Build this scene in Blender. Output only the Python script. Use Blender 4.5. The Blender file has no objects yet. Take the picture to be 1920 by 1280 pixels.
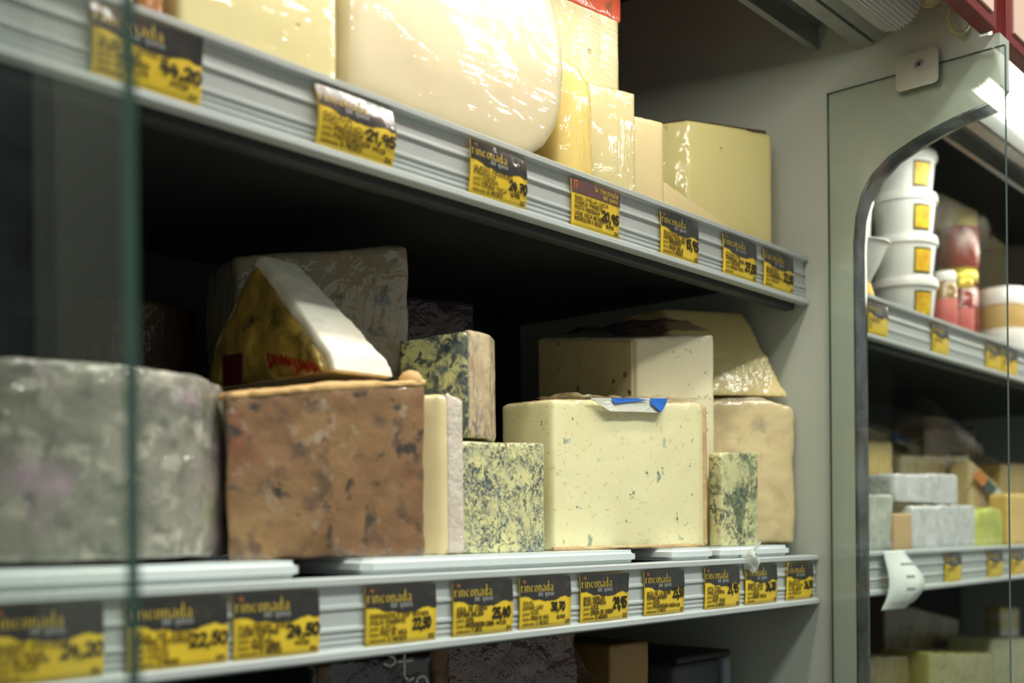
import bpy, bmesh, math, random
from mathutils import Vector, Matrix, noise

# ------------------------------------------------------------------ camera
FPX, CX, CY = 2130.0, 960.0, 994.0          # focal length and principal point for a 1920x1280 frame
A = math.radians(41.3)                      # angle between the view direction and the shelf run (X)
ROLL = math.radians(0.5)
EYE = Vector((0.0, 0.0, 1.25))
FW = Vector((math.cos(A), math.sin(A), 0)); RT = Vector((math.sin(A), -math.cos(A), 0)); UP = Vector((0, 0, 1))
CR = RT * math.cos(ROLL) - UP * math.sin(ROLL)
CU = RT * math.sin(ROLL) + UP * math.cos(ROLL)
scene = bpy.context.scene
COL = scene.collection
cd = bpy.data.cameras.new('camera'); co = bpy.data.objects.new('camera', cd); COL.objects.link(co)
co.matrix_world = Matrix((
    (CR.x, CU.x, -FW.x, EYE.x), (CR.y, CU.y, -FW.y, EYE.y), (CR.z, CU.z, -FW.z, EYE.z), (0, 0, 0, 1)))
cd.sensor_width = 36.0; cd.lens = FPX / 1920 * 36.0
cd.shift_y = (CY - 640.0) / 1920.0
cd.clip_start = 0.02; cd.clip_end = 60
cd.dof.use_dof = True; cd.dof.focus_distance = 1.24; cd.dof.aperture_fstop = 3.4
scene.camera = co

# ------------------------------------------------------------------ world, lamps, exposure
w = bpy.data.worlds.new('shop_ambient'); scene.world = w; w.use_nodes = True
w.node_tree.nodes['Background'].inputs[0].default_value = (0.93, 1.0, 0.93, 1)
w.node_tree.nodes['Background'].inputs[1].default_value = 0.20
scene.view_settings.view_transform = 'Standard'; scene.view_settings.look = 'None'
scene.view_settings.gamma = 1.0; scene.view_settings.use_curve_mapping = False
scene.view_settings.exposure = 0.70
LAMP_STRENGTH = 21.0        # fluorescent tubes inside the two display cases
AISLE_POWER = 32.0          # shop ceiling light over the aisle
al = bpy.data.lights.new('aisle_ceiling_light', 'AREA'); al.shape = 'RECTANGLE'; al.size = 2.4; al.size_y = 0.25
al.energy = AISLE_POWER; al.color = (0.97, 1.0, 0.93)
alo = bpy.data.objects.new('aisle_ceiling_light', al); COL.objects.link(alo)
alo.location = (0.9, -0.5, 3.0); alo.rotation_euler = (math.radians(18), 0, 0)

# ------------------------------------------------------------------ helpers
Z = EYE.z
def at(px, py, Y):
    """point on the upright plane at depth Y that shows at a photo pixel"""
    d = FW + CR * ((px - CX) / FPX) - CU * ((py - CY) / FPX)
    return EYE + d * (Y / d.y)
def atx(px, py, X):
    d = FW + CR * ((px - CX) / FPX) - CU * ((py - CY) / FPX)
    return EYE + d * (X / d.x)
def lin(c): return c / 12.92 if c <= 0.04045 else ((c + 0.055) / 1.055) ** 2.4
def S(r, g, b): return (lin(r / 255), lin(g / 255), lin(b / 255), 1.0)

class NT:
    def __init__(s, name):
        s.m = bpy.data.materials.new(name); s.m.use_nodes = True
        s.t = s.m.node_tree; s.n = s.t.nodes; s.b = s.n['Principled BSDF']; s.out = s.n['Material Output']
        s.tc = None
    def add(s, typ, **kw):
        n = s.n.new(typ)
        for k, v in kw.items(): setattr(n, k, v)
        return n
    def link(s, a, b): s.t.links.new(a, b)
    def coord(s, scale=(1, 1, 1), rot=(0, 0, 0), loc=(0, 0, 0)):
        if s.tc is None: s.tc = s.add('ShaderNodeTexCoord')
        m = s.add('ShaderNodeMapping'); m.inputs['Scale'].default_value = scale
        m.inputs['Rotation'].default_value = rot; m.inputs['Location'].default_value = loc
        s.link(s.tc.outputs['Object'], m.inputs['Vector']); return m.outputs['Vector']
    def noise(s, scale, detail=3, dist=0.0, rough=.55, vec=None):
        n = s.add('ShaderNodeTexNoise'); n.inputs['Scale'].default_value = scale
        n.inputs['Detail'].default_value = detail; n.inputs['Distortion'].default_value = dist
        n.inputs['Roughness'].default_value = rough
        s.link(vec if vec is not None else s.coord(), n.inputs['Vector']); return n.outputs['Fac']
    def rng(s, v, lo, hi, a=0.0, b=1.0):
        r = s.add('ShaderNodeMapRange'); r.clamp = True
        for i, x in enumerate((lo, hi, a, b)): r.inputs[i + 1].default_value = x
        s.link(v, r.inputs[0]); return r.outputs[0]
    def math(s, op, a, b=None):
        m = s.add('ShaderNodeMath', operation=op)
        for i, x in enumerate((a, b)):
            if x is None: continue
            if isinstance(x, (int, float)): m.inputs[i].default_value = x
            else: s.link(x, m.inputs[i])
        return m.outputs[0]
    def mix(s, fac, a, b):
        m = s.add('ShaderNodeMix', data_type='RGBA')
        if isinstance(fac, float): m.inputs[0].default_value = fac
        else: s.link(fac, m.inputs[0])
        for i, x in ((6, a), (7, b)):
            if isinstance(x, tuple): m.inputs[i].default_value = x
            else: s.link(x, m.inputs[i])
        return m.outputs[2]
    def bump(s, h, strength, dist=.002, normal=None):
        b = s.add('ShaderNodeBump'); b.inputs['Strength'].default_value = strength; b.inputs['Distance'].default_value = dist
        s.link(h, b.inputs['Height'])
        if normal is not None: s.link(normal, b.inputs['Normal'])
        return b.outputs[0]

MATS = {}
def pmat(name, c1, c2=None, scale=18, rough=.5, metal=0.0, spots=(), bump=0.0, bscale=90, film=0.0,
         fscale=(26, 26, 5), frot=(0, 0, 0), frough=.10, fstr=.55, spec=.5, sss=0.0, emit=None, estr=0.0):
    """procedural material: base mottle c1/c2, then spots = (kind, colour, scale, lo, hi, opacity[, stretch])"""
    t = NT(name); b = t.b
    col = c1
    if c2 is not None: col = t.mix(t.rng(t.noise(scale, 4, .4), .34, .66), c1, c2)
    hts = []
    for i, sp in enumerate(spots):
        kind, c, sc, lo, hi, op = sp[:6]
        vec = t.coord(sp[6] if len(sp) > 6 else (1, 1, 1), loc=(1.7 * i + .3, 2.9 * i, .7 * i))
        if kind == 'n': mk = t.rng(t.noise(sc, 4, .3, vec=vec), lo, hi)
        elif kind == 'r':
            f = t.noise(sc, 3, 1.2, vec=vec); mk = t.rng(t.math('ABSOLUTE', t.math('SUBTRACT', f, .5)), lo, hi, 1, 0)
            g = t.noise(sc * .33, 3, .5, vec=vec); mk = t.math('MULTIPLY', mk, t.rng(g, .40, .56))
            k = t.noise(sc * 3.2, 2, .6, vec=vec); mk = t.math('MULTIPLY', mk, t.rng(k, .34, .52))
        else:
            v = t.add('ShaderNodeTexVoronoi'); v.inputs['Scale'].default_value = sc; t.link(vec, v.inputs['Vector'])
            mk = t.rng(v.outputs['Distance'], lo, hi, 1, 0)
            mk = t.math('MULTIPLY', mk, t.rng(t.noise(sc * .4, 2, vec=vec), .48, .56)); hts.append(mk)
        col = t.mix(t.math('MULTIPLY', mk, float(op)), col, c)
    if isinstance(col, tuple): b.inputs['Base Color'].default_value = col
    else: t.link(col, b.inputs['Base Color'])
    b.inputs['Roughness'].default_value = rough; b.inputs['Metallic'].default_value = metal
    b.inputs['Specular IOR Level'].default_value = spec
    if sss: b.inputs['Subsurface Weight'].default_value = sss; b.inputs['Subsurface Radius'].default_value = (.02, .014, .007)
    nrm = None
    if bump:
        nrm = t.bump(t.noise(bscale, 4, .3), bump, .003)
    for h in hts:
        nrm = t.bump(t.math('MULTIPLY', h, -1.0), .7, .003, nrm)
    if nrm is not None: t.link(nrm, b.inputs['Normal'])
    if film:
        b.inputs['Coat Weight'].default_value = film; b.inputs['Coat Roughness'].default_value = frough * .7; b.inputs['Coat IOR'].default_value = 1.75
        f1 = t.noise(3.5, 2, .25, vec=t.coord(fscale, frot)); f2 = t.noise(34, 3, .8)
        pt = t.rng(t.noise(13, 2, .4), .40, .60); f1 = t.math('MULTIPLY', f1, pt)
        t.link(t.bump(t.math('ADD', f1, t.math('MULTIPLY', f2, .6)), fstr, .012), b.inputs['Coat Normal'])
    if emit: b.inputs['Emission Color'].default_value = emit; b.inputs['Emission Strength'].default_value = estr
    MATS[name] = t.m
    return t.m

def clear_mat(name, tint, rough=.02, ior=1.5, body=0.0, bodycol=(.5, .5, .5, 1), bumpy=0.0):
    """thin clear sheet: see-through plus fresnel gloss (and a little milky body)"""
    t = NT(name); t.n.remove(t.b)
    tr = t.add('ShaderNodeBsdfTransparent'); tr.inputs[0].default_value = tint
    gl = t.add('ShaderNodeBsdfGlossy'); gl.inputs['Roughness'].default_value = rough
    fr = t.add('ShaderNodeFresnel'); fr.inputs[0].default_value = ior
    gm = t.add('ShaderNodeNewGeometry'); t.link(t.rng(gm.outputs['Backfacing'], 0, 1, ior, 1.0 / ior), fr.inputs[0])   # same gloss from both sides
    src = tr.outputs[0]
    if body:
        df = t.add('ShaderNodeBsdfDiffuse'); df.inputs[0].default_value = bodycol
        m0 = t.add('ShaderNodeMixShader'); m0.inputs[0].default_value = body
        t.link(src, m0.inputs[1]); t.link(df.outputs[0], m0.inputs[2]); src = m0.outputs[0]
    if bumpy:
        nb = t.bump(t.noise(38, 4, .6), bumpy, .01); t.link(nb, gl.inputs['Normal']); t.link(nb, fr.inputs['Normal'])
    m = t.add('ShaderNodeMixShader'); t.link(fr.outputs[0], m.inputs[0])
    t.link(src, m.inputs[1]); t.link(gl.outputs[0], m.inputs[2]); t.link(m.outputs[0], t.out.inputs[0])
    MATS[name] = t.m; return t.m

def put(name, bm, mat, parent=None, smooth=None, origin=None):
    me = bpy.data.meshes.new(name)
    if origin is not None: bmesh.ops.translate(bm, verts=bm.verts, vec=-Vector(origin))
    bm.normal_update(); bm.to_mesh(me); bm.free()
    o = bpy.data.objects.new(name, me); COL.objects.link(o)
    if mat is not None: me.materials.append(mat)
    if origin is not None: o.location = origin
    if smooth is not None:
        for p in me.polygons: p.use_smooth = True
        me.set_sharp_from_angle(angle=math.radians(smooth))
    if parent is not None:
        o.parent = parent
        if origin is not None: o.location = Vector(origin) - parent.location
        else: o.matrix_parent_inverse = Matrix.Translation(-parent.location)
    return o
def tag(o, label, cat=None, group=None, kind=None):
    if label: o['label'] = label
    if cat: o['category'] = cat
    if group: o['group'] = group
    if kind: o['kind'] = kind
    return o
def empty(name, loc, label=None, cat=None, group=None, kind=None):
    o = bpy.data.objects.new(name, None); COL.objects.link(o); o.location = loc; o.empty_display_size = .03
    return tag(o, label, cat, group, kind)

def box(bm, a, b):
    x0, y0, z0 = a; x1, y1, z1 = b
    v = [bm.verts.new(p) for p in ((x0,y0,z0),(x1,y0,z0),(x1,y1,z0),(x0,y1,z0),(x0,y0,z1),(x1,y0,z1),(x1,y1,z1),(x0,y1,z1))]
    for f in ((0,3,2,1),(4,5,6,7),(0,1,5,4),(1,2,6,5),(2,3,7,6),(3,0,4,7)): bm.faces.new([v[i] for i in f])
    return bm
def boxm(a, b, bev=0.0, seg=2):
    bm = bmesh.new(); box(bm, a, b)
    if bev: bmesh.ops.bevel(bm, geom=bm.edges[:], offset=bev, segments=seg, profile=.5, affect='EDGES')
    return bm
def prism(base, z0, ztop, top=None):
    """upright prism on a plan polygon; ztop a number or one height per corner; top = plan of the upper face"""
    top = top or base
    zt = ztop if isinstance(ztop, (list, tuple)) else [ztop] * len(base)
    zb = z0 if isinstance(z0, (list, tuple)) else [z0] * len(base)
    area = sum(base[i][0] * base[(i + 1) % len(base)][1] - base[(i + 1) % len(base)][0] * base[i][1] for i in range(len(base)))
    idx = list(range(len(base)))
    if area < 0: idx.reverse()
    bm = bmesh.new()
    lo = [bm.verts.new((base[i][0], base[i][1], zb[i])) for i in idx]
    hi = [bm.verts.new((top[i][0], top[i][1], zt[i])) for i in idx]
    n = len(idx)
    bm.faces.new(lo[::-1]); bm.faces.new(hi)
    for i in range(n): bm.faces.new((lo[i], lo[(i + 1) % n], hi[(i + 1) % n], hi[i]))
    return bm
def extrude_x(profile, x0, x1):
    """closed (y, z) outline run along X"""
    ar = sum(profile[i][0] * profile[(i + 1) % len(profile)][1] - profile[(i + 1) % len(profile)][0] * profile[i][1] for i in range(len(profile)))
    pr = profile if ar > 0 else profile[::-1]
    bm = bmesh.new(); a = [bm.verts.new((x0, y, z)) for y, z in pr]; b = [bm.verts.new((x1, y, z)) for y, z in pr]
    bm.faces.new(a[::-1]); bm.faces.new(b); n = len(pr)
    for i in range(n): bm.faces.new((a[i], a[(i + 1) % n], b[(i + 1) % n], b[i]))
    return bm
def lathe(prof, c, seg=28, axis='Z'):
    bm = bmesh.new(); rings = []
    for r, h in prof:
        ring = []
        for k in range(seg):
            t = 2 * math.pi * k / seg; p = (r * math.cos(t), r * math.sin(t))
            ring.append(bm.verts.new((c[0] + p[0], c[1] + p[1], c[2] + h) if axis == 'Z' else (c[0] + h, c[1] + p[0], c[2] + p[1])))
        rings.append(ring)
    for a, b in zip(rings, rings[1:]):
        for k in range(seg): bm.faces.new((a[k], a[(k + 1) % seg], b[(k + 1) % seg], b[k]))
    bm.faces.new(rings[0][::-1]); bm.faces.new(rings[-1])
    bmesh.ops.recalc_face_normals(bm, faces=bm.faces[:]); return bm
def tube(pts, r, seg=10):
    bm = bmesh.new(); rings = []
    for i, p in enumerate(pts):
        p = Vector(p); d = (Vector(pts[min(i + 1, len(pts) - 1)]) - Vector(pts[max(i - 1, 0)])).normalized()
        u = d.cross(Vector((.3, .9, .31))).normalized(); v = d.cross(u)
        rings.append([bm.verts.new(p + (u * math.cos(2 * math.pi * k / seg) + v * math.sin(2 * math.pi * k / seg)) * r) for k in range(seg)])
    for a, b in zip(rings, rings[1:]):
        for k in range(seg): bm.faces.new((a[k], a[(k + 1) % seg], b[(k + 1) % seg], b[k]))
    bm.faces.new(rings[0][::-1]); bm.faces.new(rings[-1]); bmesh.ops.recalc_face_normals(bm, faces=bm.faces[:]); return bm

TEX = {}
def lumps(o, voxel=.004, it=6, disp=.004, size=.05, fine=.0):
    """soften a faceted body into hand-cut / rind-like lumpiness"""
    r = o.modifiers.new('remesh', 'REMESH'); r.mode = 'VOXEL'; r.voxel_size = voxel; r.use_smooth_shade = True
    if it: s = o.modifiers.new('soften', 'SMOOTH'); s.factor = .5; s.iterations = it
    for st, sz in ((disp, size), (fine, .014)):
        if not st: continue
        k = 'lump%g' % sz
        if k not in TEX:
            x = bpy.data.textures.new(k, 'CLOUDS'); x.noise_scale = sz; x.noise_depth = 2; TEX[k] = x
        d = o.modifiers.new('lump', 'DISPLACE'); d.texture = TEX[k]; d.strength = st; d.mid_level = .5; d.texture_coords = 'GLOBAL'
    return o

# ------------------------------------------------------------------ materials
M_panel = pmat('grey_painted_panel', S(178, 182, 169), S(184, 188, 175), 3, .42, spec=.4)
M_inner = pmat('dark_grey_liner', S(60, 64, 66), S(54, 58, 60), 4, .55, spec=.3)
M_shelf = pmat('shade_dark_shelf_steel', S(66, 70, 71), S(60, 64, 65), 5, .5, spec=.3)  # light grey steel coloured dark: shade under the shelf put into the colour
M_strip = pmat('grey_plastic_strip', S(190, 196, 194), S(184, 190, 188), 6, .38)
M_white = pmat('white_tray_plastic', S(226, 234, 232), S(220, 228, 227), 9, .22)
M_alu = pmat('brushed_aluminium', S(176, 178, 174), S(160, 162, 158), 30, .35, metal=.75)
M_steel = pmat('clip_steel', S(196, 197, 182), S(186, 188, 174), 60, .38, metal=.6)
M_dark = pmat('black_rubber', S(30, 32, 32), None, rough=.5)
M_chrome = pmat('chrome_trim', S(150, 156, 158), S(96, 98, 98), 26, .16, metal=.9, bump=.15, bscale=30)
M_red = pmat('dark_red_trim', S(122, 32, 28), S(112, 27, 25), 12, .35)
M_pink = pmat('pale_pink_board', S(232, 196, 176), None, rough=.5)
M_floor = pmat('beige_floor_tile', S(150, 146, 136), S(138, 134, 126), 6, .35)
M_glass = clear_mat('partition_glass', (.955, .975, .955, 1), .01, 1.45)
M_gedge = pmat('green_glass_edge', S(52, 78, 68), S(44, 66, 58), 8, .2)
M_gedge_l = pmat('light_glass_edge', S(150, 172, 160), None, rough=.2)
M_film = clear_mat('cling_film', (.94, .94, .95, 1), .06, 1.5, .05, (.7, .68, .72, 1), .8)
M_pfilm = clear_mat('purple_tinted_film', (.60, .50, .56, 1), .08, 1.5, .22, (.16, .11, .14, 1), .8)
M_hose = clear_mat('yellowed_clear_hose', (.86, .84, .62, 1), .1, 1.45, .35, S(214, 208, 168))

YEL = S(240, 205, 48)
M_yel = pmat('yellow_tag_card', YEL, S(232, 196, 42), 25, .35, film=.25, fscale=(8, 8, 5), fstr=.15)
M_hdr = pmat('black_tag_header', S(30, 29, 28), S(42, 38, 34), 40, .25, spots=(('n', S(84, 64, 40), 90, .56, .72, .5),), film=.45,
             fscale=(22, 22, 9), fstr=.25, frough=.12)
M_maroon = pmat('maroon_tag_header', S(104, 68, 66), S(92, 60, 58), 40, .25, film=.5, fscale=(8, 8, 5), fstr=.15)
M_gold = pmat('gold_print', S(206, 178, 62), None, rough=.4)
M_grey = pmat('grey_print', S(150, 152, 150), None, rough=.4)
M_olive = pmat('faint_brown_print', S(132, 108, 30), None, rough=.5)
M_ink = pmat('black_marker_ink', S(38, 30, 18), None, rough=.45)
M_ink2 = pmat('dark_pen_ink', S(78, 60, 20), None, rough=.45)
M_orange = pmat('orange_print', S(196, 110, 40), None, rough=.4)

# ------------------------------------------------------------------ the room
floor = put('floor', boxm((-3, -3, -.05), (6, 3.2, 0)), M_floor); tag(floor, 'beige shop floor', kind='structure')
wall = put('wall_back', boxm((-3, 1.32, 0), (6, 1.4, 3.2)), M_panel); tag(wall, 'grey shop wall behind the cases', kind='structure')

# ------------------------------------------------------------------ display cases
YB = 1.22                                    # back liner
def zz(v): return Z + v
def case(name, x0, x1, label, deck):
    root = empty(name, ((x0 + x1) / 2, 1.0, 0), label, 'display case')
    put('back_liner', boxm((x0, YB, .12), (x1, YB + .03, 2.12)), M_inner, root)
    put('base', boxm((x0, .58, .0), (x1, YB - .001, zz(deck) - .031), .01), M_panel, root)
    put('canopy_roof', boxm((x0, .48, zz(.80)), (x1, YB, zz(.84))), M_inner, root)
    # front board of the canopy, red frame around a pale pink face
    b = put('canopy_board', boxm((x0 + .002, .4585, zz(.594)), (x1 - .002, .478, zz(.84)), .002), M_red, root)
    put('board_face', boxm((x0 + .02, .4555, zz(.609)), (x1 - .02, .460, zz(.825)), .001), M_pink, b)
    return root
c1 = case('display_case', .24, 1.413, 'open grey refrigerated display case holding the sharp blue cheeses', -.44)
c2 = case('display_case', 1.449, 3.40, 'neighbouring refrigerated case behind the glass, holding tubs and jars', -.40)

def side_profile():
    pts = [(YB + .03, .0), (.643, .0), (.643, zz(.30)), (.643, zz(.37))]
    curve = [(.640, .405), (.632, .432), (.6175, .456), (.594, .475), (.5617, .489), (.535, .498), (.508, .505), (.467, .512)]
    pts += [(y, zz(z)) for y, z in curve]
    pts += [(.456, zz(.53)), (.456, zz(.592)), (.48, zz(.593)), (.48, zz(.86)), (YB + .03, zz(.86))]
    return pts
def side_panel(x0, x1, parent):
    o = put('side_panel', extrude_x(side_profile(), x0, x1), M_panel, parent)
    edge = [(.643, .62)] + [(y, z) for y, z in side_profile()[2:12]]
    bm = bmesh.new(); rows = []
    for i, (y, z) in enumerate(edge):
        a = Vector(edge[max(i - 1, 0)]); b = Vector(edge[min(i + 1, len(edge) - 1)]); d = (b - a).normalized(); n = Vector((-d.y, d.x))
        if n.x > 0: n = -n
        if abs(n.x) < .2 and n.y > 0: n = -n
        rows.append([bm.verts.new((x, y + n.x * .003, z + n.y * .003)) for x in (x0 - .001, x0 + .006, x1 - .006, x1 + .001)])
    for a, b in zip(rows, rows[1:]):
        for k in range(3): bm.faces.new((a[k], a[k + 1], b[k + 1], b[k]))
    e = put('edge_trim', bm, M_chrome, parent, 50); sm = e.modifiers.new('t', 'SOLIDIFY'); sm.thickness = .002; e['label'] = 'worn chrome edge strip'
side_panel(.205, .24, c1); side_panel(1.413, 1.447, c1); side_panel(3.40, 3.434, c2)

# perforated holes in the back liner
bm = bmesh.new()
for zr in (.335, .19, .045):
    for k in range(26):
        c = (.28 + k * .041, YB - .0008, zz(zr))
        vs = [bm.verts.new((c[0] + .0035 * math.cos(t), c[1], c[2] + .0055 * math.sin(t))) for t in [i * math.pi / 4 for i in range(8)]]
        bm.faces.new(vs)
o = put('perforation', bm, M_dark, c1); o['kind'] = 'stuff'
bm = bmesh.new()
box(bm, (.26, YB - .012, zz(.235)), (.62, YB - .0005, zz(.262)))
put('liner_rail', bm, M_inner, c1)

# ------------------------------------------------------------------ lamps in the canopies
M_tube = pmat('lit_fluorescent_tube', (1, 1, 1, 1), None, emit=(1.0, .99, .87, 1), estr=LAMP_STRENGTH)
M_ribbed = pmat('ribbed_grey_plastic', S(196, 196, 192), S(188, 188, 184), 10, .35)
def lamp(x0, x1, label):
    r = empty('case_lamp', ((x0 + x1) / 2, .56, zz(.625)), label, 'lamp')
    put('lamp_tube', lathe([(.012, 0), (.013, .004), (.013, x1 - x0 - .184), (.012, x1 - x0 - .18)], (x0 + .03, .56, zz(.627)), 20, 'X'), M_tube, r, 40)
    bm = bmesh.new(); rings = []
    for hx, k in ((-.05, .55), (-.05, 1), (.094, 1), (.094, .55)):       # ribs run along the sleeve
        rings.append([bm.verts.new((x1 - .12 + hx, .556 + (.0335 if q % 4 < 2 else .0305) * k * math.cos(2 * math.pi * q / 160), zz(.636) + (.0335 if q % 4 < 2 else .0305) * k * math.sin(2 * math.pi * q / 160))) for q in range(160)])
    for a, b in zip(rings, rings[1:]):
        for q in range(160): bm.faces.new((a[q], a[(q + 1) % 160], b[(q + 1) % 160], b[q]))
    bm.faces.new(rings[0]); bm.faces.new(rings[-1]); bmesh.ops.recalc_face_normals(bm, faces=bm.faces[:])
    put('ribbed_sleeve', bm, M_ribbed, r)
    put('lamp_holder', boxm((x0, .54, zz(.61)), (x0 + .03, .58, zz(.66)), .004), M_white, r)
    refl = [(.686, .640), (.689, .640), (.689, .668), (.640, .676), (.640, .634), (.632, .622), (.612, .622), (.612, .628), (.607, .628), (.607, .622),
            (.590, .630), (.590, .676), (.53, .690), (.53, .694), (.595, .690), (.650, .690), (.695, .678), (.695, .636), (.686, .636)]
    put('reflector', extrude_x([(y, zz(z)) for y, z in refl], x0 - .02, x1 + .034), M_alu, r)
    return r
lamp(.30, 1.375, 'fluorescent lamp with grey ribbed end under canopy above the blue cheeses')
lamp(1.50, 3.30, 'lit fluorescent lamp under canopy of the case holding tubs and jars')

# ------------------------------------------------------------------ shelves with price strips
def fascia(Y, zt):
    off = [(.014, 0), (-.0035, 0), (-.0055, -.0015), (-.0055, -.006), (-.002, -.0078), (.0005, -.0085),
           (.0005, -.0215), (-.0012, -.0230), (-.0016, -.0252), (.0005, -.0268),
           (.0005, -.0395), (-.0012, -.0408), (-.0014, -.0430), (.0003, -.0438), (.0003, -.0462), (-.0006, -.0468), (-.0006, -.0482),
           (.0003, -.0488), (.0003, -.0512), (-.0006, -.0518), (-.0006, -.0532), (.0003, -.0538), (.0003, -.0565),
           (-.0045, -.0580), (-.0065, -.0595), (-.0065, -.0640), (-.005, -.0655), (.004, -.0655), (.004, -.0605), (.014, -.0605)]
    return [(Y + y, zz(zt + z)) for y, z in off]
def shelf(x0, x1, Y, zt, label, lift=0.0):
    r = empty('shelf', ((x0 + x1) / 2, Y, zz(zt) - .03), label, 'shelf')
    put('shelf_panel', boxm((x0, Y + .014, zz(zt) - .030), (x1, YB - .002, zz(zt) - .010 + lift), .002), M_shelf, r)
    put('price_strip', extrude_x(fascia(Y, zt), x0, x1), M_strip, r)
    put('underside_lip', boxm((x0, Y + .0145, zz(zt) - .070), (x1, Y + .030, zz(zt) - .0305), .002), M_shelf, r)
    return r
YU, ZU, YL, ZL = .712, .365, .700, -.036
YN, ZNU, ZNL = .712, .344, -.036
shelf(.245, 1.411, YU, ZU, 'upper grey shelf stacked with pale film-wrapped cheeses')
shelf(.245, 1.411, YL, ZL, 'lower grey shelf carrying white trays and blue cheeses')
shelf(1.45, 3.395, YN, ZNU, 'grey shelf of white tubs and jars seen through glass', .011)
shelf(1.45, 3.395, YN, ZNL, 'grey shelf of foil packs seen through glass, under the tubs')
for r_, (x0, x1, zt) in enumerate(((.245, 1.411, -.44), (1.45, 3.395, -.40))):
    dk = put('bottom_deck', boxm((x0, .62, zz(zt) - .03), (x1, YB - .002, zz(zt)), .004), M_shelf, None, None, ((x0 + x1) / 2, .9, zz(zt) - .03))
    tag(dk, ('dark bottom deck holding cured meat under the lower shelf', 'bottom deck of olive cheeses seen through the glass')[r_], 'deck')

def tray(x0, x1, label, Y0=.7015, Y1=1.06, z=ZL):
    bm = prism([(x0, Y0 + .008), (x0 + .008, Y0), (x1 - .008, Y0), (x1, Y0 + .008), (x1, Y1), (x0, Y1)], zz(z) + .0002, zz(z) + .0142)
    bmesh.ops.bevel(bm, geom=[e for e in bm.edges if abs(e.verts[0].co.z - e.verts[1].co.z) < 1e-5], offset=.004, segments=3, affect='EDGES')
    o = put('tray', bm, M_white, None, 40, ((x0 + x1) / 2, Y0, zz(z))); tag(o, label, 'tray', 'white plastic trays on the shelves')
tray(.27, .555, 'white plastic tray under the grey mouldy wheel')
tray(.618, 1.005, 'long white plastic tray under the marbled blue cheese')
tray(1.080, 1.161, 'narrow white plastic tray under end of the big pale blue cheese')
tray(1.183, 1.349, 'white plastic tray under the greenish blue slice by side panel')

# ------------------------------------------------------------------ glass partitions
def partition(x, label, clip=True):
    y0, y1, z0, z1 = .448, .674, .55, zz(.573); th = .0065
    r = empty('glass_partition', (x, (y0 + y1) / 2, z0), label, 'glass panel')
    bm = bmesh.new()
    for xx in (x, x + th):
        v = [bm.verts.new(p) for p in ((xx, y0, z0), (xx, y1, z0), (xx, y1, z1), (xx, y0, z1))]
        bm.faces.new(v if xx > x else v[::-1])
    put('pane', bm, M_glass, r)
    bm = bmesh.new()
    for a, b in (((y0, z0), (y0, z1)), ((y1, z1), (y1, z0)), ((y0, z1), (y1, z1))):
        v = [bm.verts.new(p) for p in ((x, a[0], a[1]), (x + th, a[0], a[1]), (x + th, b[0], b[1]), (x, b[0], b[1]))]
        bm.faces.new(v)
    put('pane_edge', bm, M_gedge, r)['label'] = 'dark green polished glass edge'
    if clip:
        yc, zc = .552, zz(.570)
        bm = bmesh.new(); pts = []
        W, H, R = .027, .0225, .006
        for sx, sz, a0 in ((1, 1, 0), (-1, 1, 90), (-1, -1, 180), (1, -1, 270)):
            for k in range(5):
                t = math.radians(a0 + k * 22.5); pts.append((sx * (W - R) + R * math.cos(t), sz * (H - R) + R * math.sin(t)))
        a = [bm.verts.new((x - .003, yc + u, zc + v)) for u, v in pts]; b = [bm.verts.new((x - .001, yc + u, zc + v)) for u, v in pts]
        bm.faces.new(a); bm.faces.new(b[::-1]); n = len(pts)
        for i in range(n): bm.faces.new((a[(i + 1) % n], a[i], b[i], b[(i + 1) % n]))
        bmesh.ops.recalc_face_normals(bm, faces=bm.faces[:])
        for v in bm.verts:                                   # fold: lower third stands prouder of the pane
            if v.co.z < zc - .006: v.co.x -= .0022
        cl = put('clip', bm, M_steel, r); bv = cl.modifiers.new('b', 'BEVEL'); bv.width = .0008; bv.segments = 2
        cl['label'] = 'rounded brushed steel clip'
        sc = put('screw', lathe([(.0058, 0), (.0058, -.0012), (.0045, -.002), (.003, -.002), (.0026, -.0004)], (x - .003, yc - .003, zc + .006), 18, 'X'), M_alu, cl)
        put('screw_socket', lathe([(.0027, 0), (.0027, -.0006)], (x - .0047, yc - .003, zc + .006), 6, 'X'), M_dark, cl)
    return r
partition(.258, 'upright glass panel with green edge before the grey mouldy wheel')
partition(1.4045, 'upright glass panel with steel clip on grey side panel of blue cheese case')

# clear hose looping under the canopy
pts = [at(1786, -30, .51), at(1782, 10, .51), at(1778, 36, .507), at(1784, 58, .503), at(1798, 64, .498), at(1812, 60, .494), at(1818, 48, .492)]
h = put('drain_hose', tube(pts, .0032, 8), M_hose, None, 60); tag(h, 'thin clear yellowed hose hanging in a loop under canopy', 'hose')
b_ = put('hose_bulb', lathe([(.004, -.012), (.012, -.010), (.015, 0), (.013, .010), (.005, .016)], tuple(at(1745, -6, .52)), 18), M_hose, None, 60)
tag(b_, 'pale translucent plastic bulb beside the ribbed lamp end', 'plastic bulb')

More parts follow.
